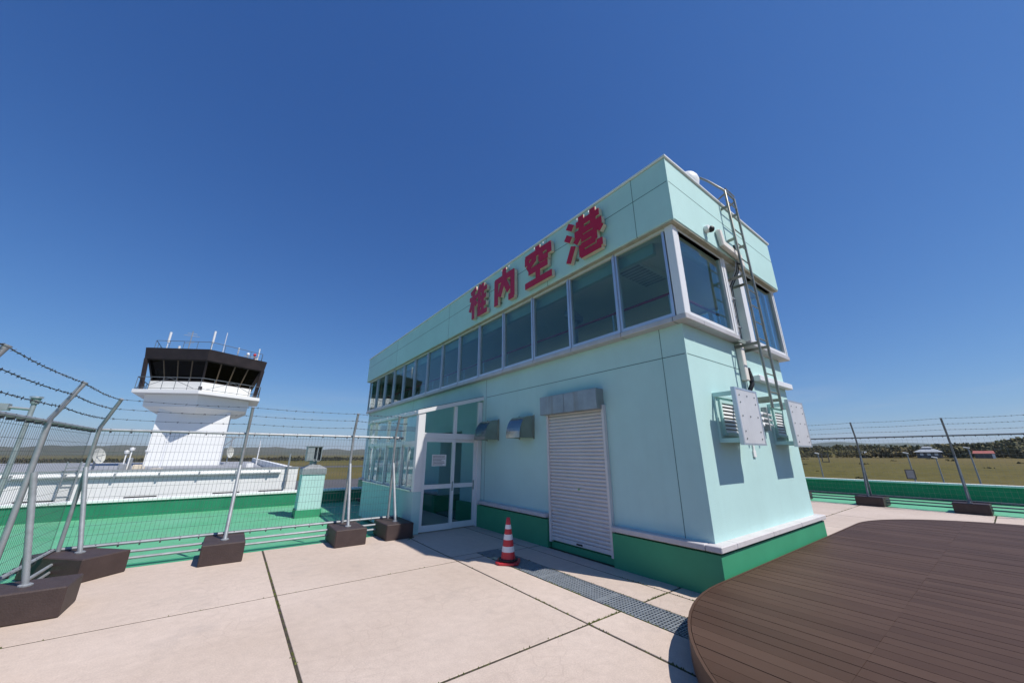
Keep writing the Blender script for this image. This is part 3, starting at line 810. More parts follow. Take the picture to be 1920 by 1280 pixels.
MB().path([(1.86, -.25, 4.95), (1.98, -.30, 4.90), (2.05, -.27, 5.02), (1.98, -.25, 5.12), (1.92, -.24, 5.35)], .014, 6).build('cable', black, CB, smooth=True)
PF = thing('pipe_fittings', (2.2, -.05, 2.0), 'cluster of small pale pipe fittings between the two guard panels', 'fittings')
for r_ in range(3):
    zz = 2.27 - .085 * r_
    MB().path([(1.55 + .03*r_, -.06, zz), (1.95, -.06, zz - .01), (2.03, -.09, zz - .05), (2.12, -.06, zz), (2.52, -.06, zz - .02)], .018, 8).build('pipe', alu_white, PF, smooth=True)
for x in (1.62, 1.98, 2.3):
    box('clip', galv, PF, x, x + .035, -.085, -.001, 1.98, 2.38, .004)
tag(MB().box(1.60, 1.69, -.022, -.001, 1.56, 1.66).box(1.625, 1.665, -.022, -.001, 1.66, 1.74).build('wall_label', white_p), 'small white tag on the wall below the nearer guard panel', 'tag')
# security camera
SCM = thing('security_camera', (.82, -OB, 5.2), 'small dome security camera under the parapet by the corner', 'camera')
MB().lathe([(.0, 0), (.065, 0), (.07, -.03), (.06, -.07)], (0,0,0), 16).build('housing', white_p, None)
hs = bpy.data.objects[-1] if False else None
def place(o, loc, rot, parent):
    o.parent = parent; o.location = Vector(loc) - parent.location; o.rotation_euler = rot
hob = [o for o in COL.objects if o.name.startswith('housing')][-1]
place(hob, (.82, -OB - .001, 5.23), (math.radians(-90), 0, 0), SCM)
lens = MB().lathe([(.056, 0), (.052, -.03), (.035, -.055), (0.0, -.066)], (0,0,0), 16).build('lens_dome', black, None, smooth=True)
place(lens, (.84, -OB - .075, 5.215), (math.radians(-65), 0, math.radians(10)), SCM)
# radome on the roof
RD = thing('radome', (1.29, .1, 6.19), 'white ball shaped radome on the roof behind the parapet', 'antenna')
MB().tube((1.29, .12, 6.151), (1.29, .12, 6.5), .04, 10).build('mast', galv, RD)
MB().lathe([(0.10, -.21), (.17, -.18), (.21, -.08), (.225, 0.02), (.21, .09), (.17, .155), (.105, .20), (0, .22)], (1.27, .12, 6.67), 24).build('dome', dome_m, RD, smooth=True)

# interior things seen through the panes
IR = thing('interior_handrail', (.32, 6, ZL), 'dark red handrail with glass infill inside the window band', 'handrail')
MB().tube((.32, .25, 4.10), (.32, L - .4, 4.10), .022, 8).build('rail', rail_red, IR)
for k in range(14):
    y = .3 + 1.128 * k
    MB().tube((.32, y, ZL - .01), (.32, y, 4.09), .014, 6).build('post', alu, IR)
MB().tube((.32, .25, 4.10), (2.6, .25, 4.10), .022, 8).build('rail', rail_red, IR)
AC = thing('ceiling_unit', (.75, 1.0, 4.85), 'slatted ceiling air conditioner seen through the corner pane', 'air conditioner')
box('casing', white_in, AC, .25, 1.3, .72, 1.28, 4.86, 4.93)
for k in range(9):
    x = .32 + k * .105
    box('slat', roofgrey, AC, x, x + .06, .78, 1.22, 4.852, 4.859)
TS = thing('coin_telescope', (.55, 2.6, ZL - .01), 'standing viewer telescope inside the third window', 'telescope')
MB().tube((.55, 2.6, ZL - .01), (.55, 2.6, 4.35), .05, 10).build('stand', galv, TS)
MB().obox((.52, 2.6, 4.47), Vector((.95, 0, -.31)), Vector((0,1,0)), Vector((.31, 0, .95)), .2, .11, .08).build('head', galv, TS, bevel=.02)

# ------------------------------------------------------------------ glazed entrance porch
P = thing('entrance_porch', (-.9, 7.3, 0), 'white framed glass entrance porch with low mint wall against the building', 'porch')
px0, px1, py0, py1 = -1.71, -.001, 5.40, 9.30
box('low_wall', mint, P, px0, px0 + .12, py0, py1, -.098, .82)
box('low_wall', mint, P, px0 + .122, px0 + .18, py0, py0 + .10, -.098, .818)
box('low_wall', mint, P, px0 + .122, px1 - .02, py1 - .12, py1, -.098, .82)
box('wall_cap', alu, P, px0 - .02, px0 + .14, py0 + .14, py1, .822, .85)
box('floor', slab_m, P, px0 + .122, -.11, py0 + .102, py1 - .122, -.097, .012)
def zr(x): return 2.46 + (x - px0) / (px1 - px0) * .46     # sloping roof line
# corner post and frame members
box('post', alu_white, P, px0, px0 + .17, py0, py0 + .13, .82, 2.50, .006)
box('post', alu_white, P, -.13, -.012, py0 + .01, py0 + .10, 0.0, 2.86, .005)
MB().add([(px0 - .03, py0 - .02, zr(px0)), (px1, py0 - .02, zr(px1)), (px1, py0 - .02, zr(px1) + .09), (px0 - .03, py0 - .02, zr(px0) + .09),
          (px0 - .03, py0 + .12, zr(px0)), (px1, py0 + .12, zr(px1)), (px1, py0 + .12, zr(px1) + .09), (px0 - .03, py0 + .12, zr(px0) + .09)],
         [(0,1,2,3),(7,6,5,4),(0,4,5,1),(1,5,6,2),(2,6,7,3),(3,7,4,0)]).build('roof_beam', alu_white, P)
# roof edge in short lengths
for k in range(6):
    a = py0 + .13 + k * .64; b2 = min(a + .61, py1)
    box('roof_edge', alu_white, P, px0 - .05, px0 + .04, a, b2, 2.46 - .003, 2.545, .005)
roofg = MB().add([(px0 - .03, py0, zr(px0) + .093), (px1, py0, zr(px1) + .093), (px1, py1, zr(px1) + .093), (px0 - .03, py1, zr(px0) + .093),
                  (px0 - .03, py0, zr(px0) + .105), (px1, py0, zr(px1) + .105), (px1, py1, zr(px1) + .105), (px0 - .03, py1, zr(px0) + .105)],
                 [(3,2,1,0),(4,5,6,7),(0,1,5,4),(1,2,6,5),(2,3,7,6),(3,0,4,7)]).build('roof_panel', glass('roof_glass', (.62, .68, .68), 1.4), P)
box('transom', alu_white, P, px0 + .172, -.132, py0 + .012, py0 + .10, 1.93, 2.06, .004)
box('mullion', alu_white, P, -.80, -.72, py0 + .014, py0 + .095, 2.062, zr(-.8) - .004, .003)
# sliding doors
def door(x0, x1, y):
    f = MB(); s = .075
    f.box(x0, x0 + s, y, y + .04, .02, 1.928).box(x1 - s, x1, y, y + .04, .02, 1.928)
    f.box(x0 + s, x1 - s, y + .002, y + .038, 1.86, 1.928).box(x0 + s, x1 - s, y + .002, y + .038, .02, .14).box(x0 + s, x1 - s, y + .002, y + .038, .86, .95)
    o = f.build('door', alu_white, P)
    box('pane', door_glass, o, x0 + s - .005, x1 - s + .005, y + .018, y + .022, .145, .857)
    box('pane', door_glass, o, x0 + s - .005, x1 - s + .005, y + .018, y + .022, .953, 1.857)
    return o
d1 = door(px0 + .172, -.74, py0 + .012); d2 = door(-.80, -.132, py0 + .055)
MB().box(-.79, -.77, py0 + .005, py0 + .012, .80, 1.0).build('handle', steel, d1)
MB().box(-.21, -.19, py0 + .045, py0 + .055, .80, 1.0).build('handle', steel, d2)
def tpane(x0, x1):
    MB().add([(x0, py0 + .05, 2.062), (x1, py0 + .05, 2.062), (x1, py0 + .05, zr(x1) - .003), (x0, py0 + .05, zr(x0) - .003),
              (x0, py0 + .055, 2.062), (x1, py0 + .055, 2.062), (x1, py0 + .055, zr(x1) - .003), (x0, py0 + .055, zr(x0) - .003)],
             [(0,1,2,3),(7,6,5,4),(0,4,5,1),(1,5,6,2),(2,6,7,3),(3,7,4,0)]).build('pane', door_glass, P)
tpane(px0 + .172, -.802); tpane(-.718, -.132)
# side glazing towards the roof
sy = [py0 + .13, 6.40, 7.58, 8.70, py1 - .06]
for y in sy[1:]:
    box('mullion', alu_white, P, px0 + .02, px0 + .10, y - .03, y + .03, .852, 2.455)
for a, b2 in zip(sy[:-1], sy[1:]):
    a2 = a + (.03 if a > py0 + .2 else 0)
    box('transom', alu_white, P, px0 + .022, px0 + .098, a2 + .001, b2 - .031, 1.80, 1.88)
    box('pane', door_glass, P, px0 + .058, px0 + .063, a2 + .001, b2 - .031, 1.882, 2.454)
    m_ = (a2 + b2) / 2
    fr = MB(); s = .04
    for (p, q) in ((a2 + .002, m_ + .02), (m_ - .02, b2 - .032)):
        off = 0 if p < m_ - .1 else .028
        w_ = MB(); xo = px0 + .03 + off
        w_.box(xo, xo + .025, p, p + s, .853, 1.798).box(xo, xo + .025, q - s, q, .853, 1.798).box(xo + .002, xo + .023, p + s, q - s, .853, .90).box(xo + .002, xo + .023, p + s, q - s, 1.755, 1.798)
        o = w_.build('sliding_window', alu_white, P)
        box('pane', door_glass, o, xo + .011, xo + .014, p + s - .004, q - s + .004, .895, 1.76)
# far end of the porch
box('end_frame', alu_white, P, px0 + .12, -.03, py1 - .09, py1 - .03, 2.30, 2.45)
box('end_frame', alu_white, P, -.80, -.72, py1 - .088, py1 - .032, .822, 2.298)
box('pane', door_glass, P, px0 + .122, -.802, py1 - .062, py1 - .056, .822, 2.298)
box('pane', door_glass, P, -.718, -.03, py1 - .062, py1 - .056, .822, 2.298)
# notice on the door
NT = thing('notice', (-1.145, py0 + .008, 1.33), 'white printed notice taped to the glass door', 'notice')
box('sheet', paper_m, NT, -1.32, -.97, py0 + .0075, py0 + .0095, 1.335, 1.585)
for k in range(7):
    zz = 1.555 - k * .031
    x_ = -1.295
    ln = MB()
    while x_ < -1.01 - (.08 if k in (3, 6) else 0):
        w_ = random.uniform(.02, .06); ln.box(x_, min(x_ + w_, -.995), py0 + .0064, py0 + .0074, zz - .006, zz + .006); x_ += w_ + .010
    ln.build('text_line', ink_m, NT)

# ------------------------------------------------------------------ drain gratings
def grate(y0, y1, label):
    x0, x1 = -1.285, -.895
    t = thing('drain_grate', ((x0 + x1)/2, (y0 + y1)/2, -.03), label, 'grate', 'gratings over the drain channel')
    f = MB(); e = .005
    f.box(x0, x0 + .012, y0 + e, y1 - e, -.03, .001).box(x1 - .012, x1, y0 + e, y1 - e, -.03, .001).box(x0 + .012, x1 - .012, y0 + e, y0 + e + .012, -.03, .0005).box(x0 + .012, x1 - .012, y1 - e - .012, y1 - e, -.03, .0005)
    f.build('frame', grate_m, t)
    g = MB(); n = max(3, round((y1 - y0) / .042))
    for k in range(1, n):
        y = y0 + (y1 - y0) * k / n
        g.box(x0 + .012, x1 - .012, y - .0055, y + .0055, -.028, -.0005)
    for k in range(1, 8):
        x = x0 + (x1 - x0) * k / 8
        g.box(x - .005, x + .005, y0 + .018, y1 - .018, -.012, -.002)
    g.build('bars', grate_m, t)
grate(-1.19, -.19, 'steel drain grate running under the rim of the timber platform')
grate(-.19, .81, 'steel drain grate just left of the timber platform')
grate(.81, 1.81, 'steel drain grate in sunlight before the roller shutter')
grate(1.81, 2.81, 'steel drain grate beside the traffic cone, half in shadow')
grate(2.81, 3.41, 'short shaded drain grate at the far end behind the cone')

# ------------------------------------------------------------------ traffic cone
CN = thing('traffic_cone', (-1.22, 2.62, 0), 'red and white striped traffic cone with square base by the shutter', 'cone')
cx, cy = -1.22, 2.62
MB().prism([(cx + .215*math.cos(math.radians(a)), cy + .215*math.sin(math.radians(a))) for a in (12, 78, 102, 168, 192, 258, 282, 348)], .002, .035).build('base', cone_r, CN, bevel=.006)
MB().prism([(cx + .15*math.cos(math.radians(a)), cy + .15*math.sin(math.radians(a))) for a in range(0, 360, 30)], .035, .065).build('weight', black, CN, bevel=.006)
zs = [.065, .16, .235, .325, .40, .475, .535, .63]
def cr_(z): return .112 - (z - .065) / (.63 - .065) * .085
for k in range(7):
    m_ = cone_r if k % 2 == 0 else cone_w
    ex = .0 if k % 2 == 0 else .0015
    prof = [(cr_(zs[k]) + ex, zs[k]), (cr_(zs[k+1]) + ex, zs[k+1])]
    if k == 6: prof += [(.020, .637), (.0, .640)]
    MB().lathe(prof, (cx, cy, 0), 28).build('cone_band', m_, CN, smooth=True)

# ------------------------------------------------------------------ timber platform
PH = .25; RC = 2.5; PXA, PXB, PYC = -.42, 5.60, -2.67
def half_h(x):
    if x < PXA: d = PXA - x
    elif x > PXB: d = x - PXB
    else: d = 0
    return math.sqrt(max(0, RC*RC - d*d)) if d < RC else 0
PT = thing('timber_platform', ((PXA+PXB)/2, PYC, 0), 'low brown composite plank platform with rounded ends', 'platform')
pw = .145; x = PXA - RC + .02
seams = [PYC + RC + 1, -1.50, -3.45, PYC - RC - 1]
ci = 0
RI = RC - .028
def hh(x):
    d = PXA - x if x < PXA else (x - PXB if x > PXB else 0)
    return math.sqrt(max(0, RI*RI - d*d)) if d < RI else 0
while x < PXB + RC - .02:
    a = max(x, PXA - RI + .004); b2 = min(x + pw - .006, PXB + RI - .004)
    if b2 - a > .02:
        xsn = [a + (b2 - a) * k / 3 for k in range(4)]
        for si in range(3):
            hi, lo = seams[si] - .0008, seams[si+1] + .0008
            top = [(xx, min(hi, PYC + hh(xx))) for xx in xsn]; bot = [(xx, max(lo, PYC - hh(xx))) for xx in xsn]
            if max(t[1] - q[1] for t, q in zip(top, bot)) < .03: continue
            bot = [(q[0], min(q[1], t[1] - .004)) for t, q in zip(top, bot)]
            poly = bot + top[::-1]
            o = MB().prism(poly, PH - .026, PH).build('plank', plank_m, PT)
            o.location.z += random.uniform(-.0012, .0012)
    x += pw
# rim board, set-back skirt and joists below
def stadium(r, n=40):
    pts = []
    for k in range(n + 1):
        t = math.radians(90 + 180 * k / n); pts.append((PXA + r*math.cos(t), PYC + r*math.sin(t)))
    for k in range(n + 1):
        t = math.radians(-90 + 180 * k / n); pts.append((PXB + r*math.cos(t), PYC + r*math.sin(t)))
    return pts
def ring(r0, r1, z0, z1):
    a = stadium(r0); b2 = stadium(r1); n = len(a)
    vs = [(*p, z0) for p in a] + [(*p, z0) for p in b2] + [(*p, z1) for p in a] + [(*p, z1) for p in b2]
    fs = []
    for i in range(n):
        j = (i + 1) % n
        fs += [(i, j, 2*n + j, 2*n + i), (n + j, n + i, 3*n + i, 3*n + j), (2*n + i, 2*n + j, 3*n + j, 3*n + i), (j, i, n + i, n + j)]
    return MB().add(vs, fs)
ring(RC - .022, RC, .06, PH + .003).build('rim_board', plank_m, PT, smooth=True)
ring(RC - .25, RC - .20, 0.0, PH - .028).build('skirt', dark_in, PT)
for k in range(9):
    yy = PYC - 2.0 + k * .5
    box('joist', dark_in, PT, PXA - .9, PXB + .9, yy - .03, yy + .03, 0.08, PH - .03)

# ------------------------------------------------------------------ fences
def fence(name, o0, sd, td, posts, s0, s1, label, hs=1.0, gm=None, block_ends=(-.82, .06), corner=(), frames=(), arm=.16, bw=.27, bh=.28, prong=True, block_skip=(), stay=.47, cell=.055, wr=.0018, trim=(None, None)):
    """o0: point on the main-post line; sd: unit along, td: unit pointing inwards (to the terrace)"""
    o0 = Vector(o0); sd = Vector(sd); td = Vector(td); galv = gm or MATS['galvanised_steel']
    def w(s, t, z): return o0 + sd*s + td*t + Vector((0,0,z))
    F_ = thing(name, w((s0+s1)/2, .4, 0), label, 'fence')
    zt, zb, tip, lt = 1.95*hs, .30, 2.41*hs, 1.40*hs
    for i, s in enumerate(posts):
        if s in block_skip: pass
        elif s in corner:
            cdir = (td + (sd if s == posts[0] else -sd)).normalized(); nd = Vector((-cdir.y, cdir.x, 0)); c = w(s, 0, 0) + cdir*.36
            MB().obox(c + Vector((0,0,bh/2)), cdir, nd, Vector((0,0,1)), .50, .275, bh/2).build('footing', block_m, F_, bevel=.012)
        else:
            a = w(s - bw, -block_ends[1], 0); b2 = w(s + bw, block_ends[0], 0)
            MB().box(a.x, b2.x, a.y, b2.y, -.097 if False else 0.0, bh).build('footing', block_m, F_, bevel=.012)
        if s not in block_skip:
            # main post with its inward-leaning arm
            cs = (1 if s == posts[0] else -1) if s in corner else 0      # a corner arm leans over both runs
            p = MB().path([w(s, 0, .10), w(s, 0, zt + .03), w(s + .02*cs, .02, zt + .08), w(s + arm*cs, arm, tip)], .025, 10).build('post', galv, F_, smooth=True)
            ac = (w(s + arm*cs, arm, tip) - w(s + .02*cs, .02, zt + .08)).normalized()
            MB().tube(w(s + arm*cs, arm, tip), w(s + arm*cs, arm, tip) + ac*.012, .030, 10).build('cap', galv, p)
            # stay from the footing up to the post
            lb = stay if s not in corner else .38
            cd = td if s not in corner else (td + (sd if s == posts[0] else -sd)).normalized()
            MB().tube(w(s, .03, lt), w(s, 0, bh - .01) + cd*lb, .028, 12).build('stay', galv, F_, smooth=True)
            MB().lathe([(.055, 0), (.055, .012), (.04, .02)], w(s, 0, bh) + cd*lb, 12).build('base_plate', galv, F_)
    # rails
    MB().tube(w(s0, -.035, zt), w(s1, -.035, zt), .022, 8).build('top_rail', galv, F_, smooth=True)
    MB().tube(w(s0, -.035, zb), w(s1, -.035, zb), .022, 8).build('bottom_rail', galv, F_, smooth=True)
    for zz, tt in ((.20, .10), (.11, .10)):
        MB().tube(w(s0, tt, zz), w(s1, tt, zz), .02, 8).build('kick_pipe', galv, F_, smooth=True)
    # mesh, one panel to a bay, with hooks on both rails
    ps = sorted(set([s0, s1] + [s for s in posts if s0 < s < s1]))
    for a, b2 in zip(ps[:-1], ps[1:]):
        mb = MB(); n = max(2, round((b2 - a)/cell))
        for k in range(n + 1):
            s = a + (b2 - a)*k/n
            mb.tube(w(s, -.06, zb - .02), w(s, -.06, zt + .01), wr, 3, cap=False)
        z = zb + .02
        while z < zt:
            mb.tube(w(a, -.063, z), w(b2, -.063, z), wr*1.15, 3, cap=False); z += .13*hs
        mb.build('mesh_panel', wire_m, F_)['kind'] = 'stuff'
        hk = MB(); n = max(2, round((b2 - a)/.22))
        for k in range(n):
            s = a + (b2 - a)*(k + .5)/n
            for zz in (zt, zb):
                hk.obox(w(s, -.045, zz - .012), sd, td, Vector((0,0,1)), .008, .028, .030)
        hk.build('mesh_hooks', barb_m, F_)['kind'] = 'stuff'
    # barbed wire strands
    for k in range(3):
        u = (.16, .55, .93)[k]
        t_ = .02 + (arm - .02)*u; zz = zt + .08 + (tip - zt - .08)*u
        pq = list(ps)
        if trim[0] is not None: pq[0] = trim[0] + t_
        if trim[1] is not None: pq = [q for q in pq if q < trim[1] - t_] + [trim[1] - t_]
        pp = []
        for a, b2 in zip(pq[:-1], pq[1:]):
            for q in range(6):
                f = q/6; pp.append(w(a + (b2-a)*f, t_, zz + .028 - .018*math.sin(math.pi*f) + random.uniform(-.002, .002)))
        pp.append(w(pq[-1], t_, zz + .028))
        mb = MB().path(pp, .0042, 4)
        if prong:
            Ls = s1 - s0; m_ = int(Ls/.10)
            for q in range(m_):
                s = s0 + Ls*(q + .5)/m_
                c = None
                fi = (q + .5)/m_*(len(pp) - 1); i0 = min(int(fi), len(pp)-2); c = pp[i0].lerp(pp[i0+1], fi - i0)
                for _ in range(2):
                    d = Vector((random.gauss(0,1), random.gauss(0,1), random.gauss(0,1))).normalized()*.019
                    mb.tube(c - d, c + d, .003, 3, cap=False)
                mb.obox(c, sd, td, Vector((0,0,1)), .008, .0055, .0055)
        mb.build('barbed_strand', barb_m, F_)
    for (sa, za, ww, hh_, filled) in frames:
        fr = MB(); b_ = .022
        c = lambda s, z: w(s, -.07, z)
        for (x0, x1, z0_, z1_) in ((sa, sa+b_, za, za+hh_), (sa+ww-b_, sa+ww, za, za+hh_), (sa+b_, sa+ww-b_, za, za+b_), (sa+b_, sa+ww-b_, za+hh_-b_, za+hh_)):
            fr.obox(w((x0+x1)/2, -.062, (z0_+z1_)/2), sd, td, Vector((0,0,1)), abs(x1-x0)/2, .014, (z1_-z0_)/2)
        o = fr.build('camera_frame', barb_m, F_)
        if filled:
            MB().obox(w(sa+ww/2, -.062, za+hh_/2), sd, td, Vector((0,0,1)), ww/2 - b_, .006, hh_/2 - b_).build('plate', roofgrey, o)
    return F_
# left corner: run along X, run along Y
fence('wire_fence', (0, 5.92, 0), (1,0,0), (0,-1,0), [-6.66, -4.79, -2.93, -2.02], -6.66, -1.80,
      'galvanised mesh fence with barbed wire between terrace corner and glass porch', corner=(-6.66,), block_ends=(.79, .05), trim=(-6.66, None))
fence('wire_fence', (-6.68, 0, 0), (0,1,0), (1,0,0), [-7.4, -5.5, -3.6, -1.7, .2, 2.12, 4.05, 5.90], -7.4, 5.95,
      'galvanised mesh fence with barbed wire along the left terrace edge', block_skip=(5.90,), block_ends=(.62, .2), stay=.26, trim=(None, 5.92))
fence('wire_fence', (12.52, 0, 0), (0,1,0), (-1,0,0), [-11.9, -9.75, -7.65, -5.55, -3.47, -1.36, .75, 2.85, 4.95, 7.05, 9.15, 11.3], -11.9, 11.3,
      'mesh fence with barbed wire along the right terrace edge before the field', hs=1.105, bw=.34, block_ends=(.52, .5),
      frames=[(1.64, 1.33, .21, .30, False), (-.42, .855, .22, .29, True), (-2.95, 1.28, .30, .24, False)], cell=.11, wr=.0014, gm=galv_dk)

# ------------------------------------------------------------------ exhaust stack on the green roof
EX = thing('exhaust_stack', (-2.86, 10.65, GZ), 'pale mint exhaust stack with grey hood and metal cowl on the green roof', 'vent')
ex0, ex1, ey0, ey1 = -3.17, -2.55, 10.36, 10.95
box('base', green, EX, ex0 - .03, ex1 + .03, ey0 - .03, ey1 + .03, GZ, .03)
box('body', mint, EX, ex0, ex1, ey0, ey1, .03, 1.0)
MB().prism([(ex0-.02, ey0-.02), (ex1+.02, ey0-.02), (ex1+.02, ey1+.02), (ex0-.02, ey1+.02)], 1.0, 1.16).build('hood', galv, EX)
MB().prism([(ex0-.02, ey0-.02), (ex1+.02, ey0-.02), (ex1+.02, ey1+.02), (ex0-.02, ey1+.02)], 1.162, 1.27,
           [(-3.0, 10.5), (-2.72, 10.5), (-2.72, 10.8), (-3.0, 10.8)]).build('hood_top', galv, EX)
MB().tube((-2.9, 10.62, 1.26), (-2.9, 10.62, 1.45), .10, 14).build('neck', galv, EX)
cw = MB()
cw.box(-3.12, -2.93, 10.45, 10.47, 1.40, 1.80).box(-2.86, -2.83, 10.45, 10.47, 1.40, 1.80)
cw.box(-3.12, -3.10, 10.472, 10.82, 1.40, 1.80).box(-2.74, -2.72, 10.45, 10.82, 1.40, 1.80).box(-3.12, -2.72, 10.822, 10.84, 1.40, 1.80).box(-3.14, -2.70, 10.43, 10.86, 1.802, 1.82).box(-3.10, -2.74, 10.472, 10.82, 1.38, 1.40)
cw.build('cowl', galv, EX)

# ------------------------------------------------------------------ white building beyond
WB = thing('white_building', (-15, 38, -9), 'long white building behind the green parapet with flat grey roof', 'building')
wy, wz = 15.5, 1.04; wx1 = -2.66
box('wall', white_p, WB, -40, wx1, wy, wy + .25, -9, wz)
box('wall', white_p, WB, -40, wx1, wy + .252, 58, -9, .58)
box('wall', white_p, WB, wx1 - .25, wx1, wy + .252, 58, .582, wz)
box('roof', roofgrey, WB, -39.7, wx1 - .252, wy + .252, 57.7, .583, .62)
for k in range(14):
    a = -40 + k * (40 + wx1)/14; b2 = a + (40 + wx1)/14
    box('coping', roofgrey, WB, a + .004, b2 - .004, wy - .03, wy + .28, wz + .002, wz + .035)
gp = MB().tube((-40, wy - .08, .90), (wx1 - .62, wy - .08, .90), .062, 12).build('gutter_pipe', white_p, WB, smooth=True)
for k in range(34):
    xx = -39 + k * 1.07
    if xx < wx1 - .7: MB().box(xx, xx + .05, wy - .15, wy - .001, .83, .97).build('pipe_bracket', galv, gp)
for xx in (-5.30, -7.6, -3.9, -9.9, -12.2):
    box('slot_vent', dark_in, WB, xx, xx + .80, wy - .012, wy - .001, .15, .225)
MB().tube((-3.05, wy - .12, .25), (-3.05, wy - .12, 1.60), .035, 8).build('corner_pole', galv, WB)
box('pole_bracket', galv, WB, -3.09, -3.01, wy - .16, wy - .001, .55, .72)
lad = MB()
for xx in (-9.05, -8.75): lad.tube((xx, wy - .2, -.1), (xx, wy - .2, 1.35), .02, 6)
for k in range(5): lad.tube((-9.05, wy - .2, .05 + .28*k), (-8.75, wy - .2, .05 + .28*k), .014, 6)
tag(lad.build('roof_ladder', galv), 'short steel ladder leaning on the white building by the fence corner', 'ladder')
# equipment on that roof
cream_dish = mat('dish_paint', (0.52, 0.52, 0.47), 0.6, var=0.08)
def dish(c, r, nrm, name, label, mast_z):
    c = Vector(c); t = thing(name, (c.x, c.y, mast_z), label, 'antenna')
    q = Vector(nrm).to_track_quat('Z', 'Y').to_matrix()
    prof = [(0, .0), (r*.35, .02*r), (r*.7, .12*r), (r, .27*r), (r*1.02, .25*r), (r*.7, .08*r), (r*.35, -.03*r), (0, -.05*r)]
    mb = MB(); n = 20; vs = []; fs = []
    for pr, pz in prof:
        for k in range(n):
            a = 2*math.pi*k/n
            vs.append(c + q @ Vector((pr*math.cos(a), pr*math.sin(a), pz)))
    for i in range(len(prof) - 1):
        for k in range(n): fs.append((i*n+k, i*n+(k+1)%n, (i+1)*n+(k+1)%n, (i+1)*n+k))
    mb.add(vs, fs).build('reflector', cream_dish, t, smooth=True)
    MB().tube((c.x, c.y, mast_z), c - Vector(nrm).normalized()*.05*r, .05, 8).build('mast', galv, t)
    MB().tube(c, c + Vector(nrm).normalized()*r*.8, .02, 6).build('feed', galv, t)
dish((-10.42, 25, 1.45), .38, (.9, -.4, .25), 'satellite_dish', 'round white dish antenna on the white roof left of the tower', .62)
RE = thing('roof_equipment', (-9.4, 26, .62), 'jumble of pale lamps and boxes on the white roof left of the tower', 'equipment')
for (xx, yy, s_, h) in ((-9.75, 26, .30, .45), (-9.55, 26.4, .22, .75), (-9.2, 26, .35, .40), (-8.95, 26.3, .2, .3), (-8.6, 27, .5, .16)):
    box('box', galv if h > .42 else cream, RE, xx, xx + s_, yy, yy + s_, .62, .62 + h, .02)
for (xx, h) in ((-9.6, 1.05), (-9.42, 1.2), (-8.8, 1.1)):
    MB().tube((xx, 26.2, .62), (xx, 26.2, .62 + h), .03, 6).lathe([(0, -.1), (.10, -.06), (.11, .06), (0, .1)], (xx, 26.2, .62 + h), 10).build('lamp', dome_m, RE)
for (xx, yy, h, lb) in ((-9.0, 34, 2.2, 'thin white roof mast just left of the tower base'), (-4.3, 34, 1.75, 'thin white roof mast just right of the tower base'), (-3.55, 30, 1.9, 'thin white roof mast farthest right before the field'), (-3.1, 40, 1.9, 'thin dark roof mast near the end of the white roof')):
    tag(MB().tube((xx, yy, .6), (xx, yy, .6 + h), .035, 6, .02).lathe([(0, 0), (.06, .02), (.06, .06), (0, .08)], (xx, yy, .6 + h*.8), 8).build('roof_mast', alu_white), lb, 'mast', 'masts on the white roof')
RS = thing('roof_skylight', (-4.2, 24, .62), 'low grey sloping roof hatch at the right end of the white roof', 'skylight')
MB().add([(-5.4, 20, .62), (-3.0, 20, .62), (-3.0, 27, .62), (-5.4, 27, .62), (-5.3, 20.1, .78), (-4.0, 20.1, .9), (-4.0, 26.9, 1.02), (-5.3, 26.9, 1.02)],
         [(0,3,2,1),(4,5,6,7),(0,1,5,4),(1,2,6,5),(2,3,7,6),(3,0,4,7)]).build('hatch', roofgrey, RS)
box('switch_box', white_p, RS, -4.35, -4.08, 19.6, 19.8, .62, 1.16)
# lamp mast with flat top at the left, behind the fence
VM = thing('wind_mast', (-8.9, 10.2, GZ), 'galvanised mast with flat top and side vane behind the left fence', 'mast')
MB().tube((-8.6, 10.0, GZ), (-8.6, 10.0, 2.62), .05, 10, .04).build('pole', galv, VM, smooth=True)
MB().tube((-8.6, 10, 2.62), (-8.6, 10, 2.74), .06, 12, .08).build('cup', galv, VM)
MB().tube((-8.6, 10, 2.742), (-8.6, 10, 2.78), .10, 14).build('top_plate', alu, VM)
MB().tube((-8.6, 10, 2.5), (-8.98, 10.05, 2.53), .03, 8).box(-9.06, -8.92, 9.95, 10.12, 2.46, 2.60).build('side_vane', galv, VM)

# ------------------------------------------------------------------ control tower
TX, TY = -8.30, 42.5
CT = thing('control_tower', (TX, TY, .58), 'white airport control tower with dark hexagonal glazed cab and railed balcony', 'tower')
def hexa(r): return [(TX + r*math.cos(math.radians(-90 + 60*k)), TY + r*math.sin(math.radians(-90 + 60*k))) for k in range(6)]
def hexp(name, m, r0, r1, z0, z1, par=CT): return MB().prism(hexa(r0), z0, z1, hexa(r1)).build(name, m, par)
box('shaft', tower_w, CT, TX - 2.44, TX + 2.44, 40.0, 45.0, .40, 5.45)
hexp('corbel', tower_w, 3.3, 4.12, 4.95, 5.40)
hexp('corbel', tower_w, 4.12, 4.20, 5.402, 6.42)
hexp('balcony', tower_w, 5.08, 5.08, 6.44, 6.72)
hexp('cab_wall', tower_w, 4.12, 4.12, 6.722, 7.56)
hexp('cab_floor', dark_in, 4.0, 4.0, 7.562, 7.60)
hexp('cab_core', dark_in, 2.9, 2.9, 7.602, 9.3)
cr0 = hexp('cab_roof', cab_m, 4.92, 5.05, 9.36, 10.30)
hexp('roof_deck', cab_m, 4.9, 4.9, 10.302, 10.34, cr0)
hexp('ceiling', dark_in, 4.75, 4.75, 9.30, 9.358)
zb_, zt_ = 7.60, 9.34; rb_, rt_ = 4.02, 4.62
hb, ht = hexa(rb_), hexa(rt_)
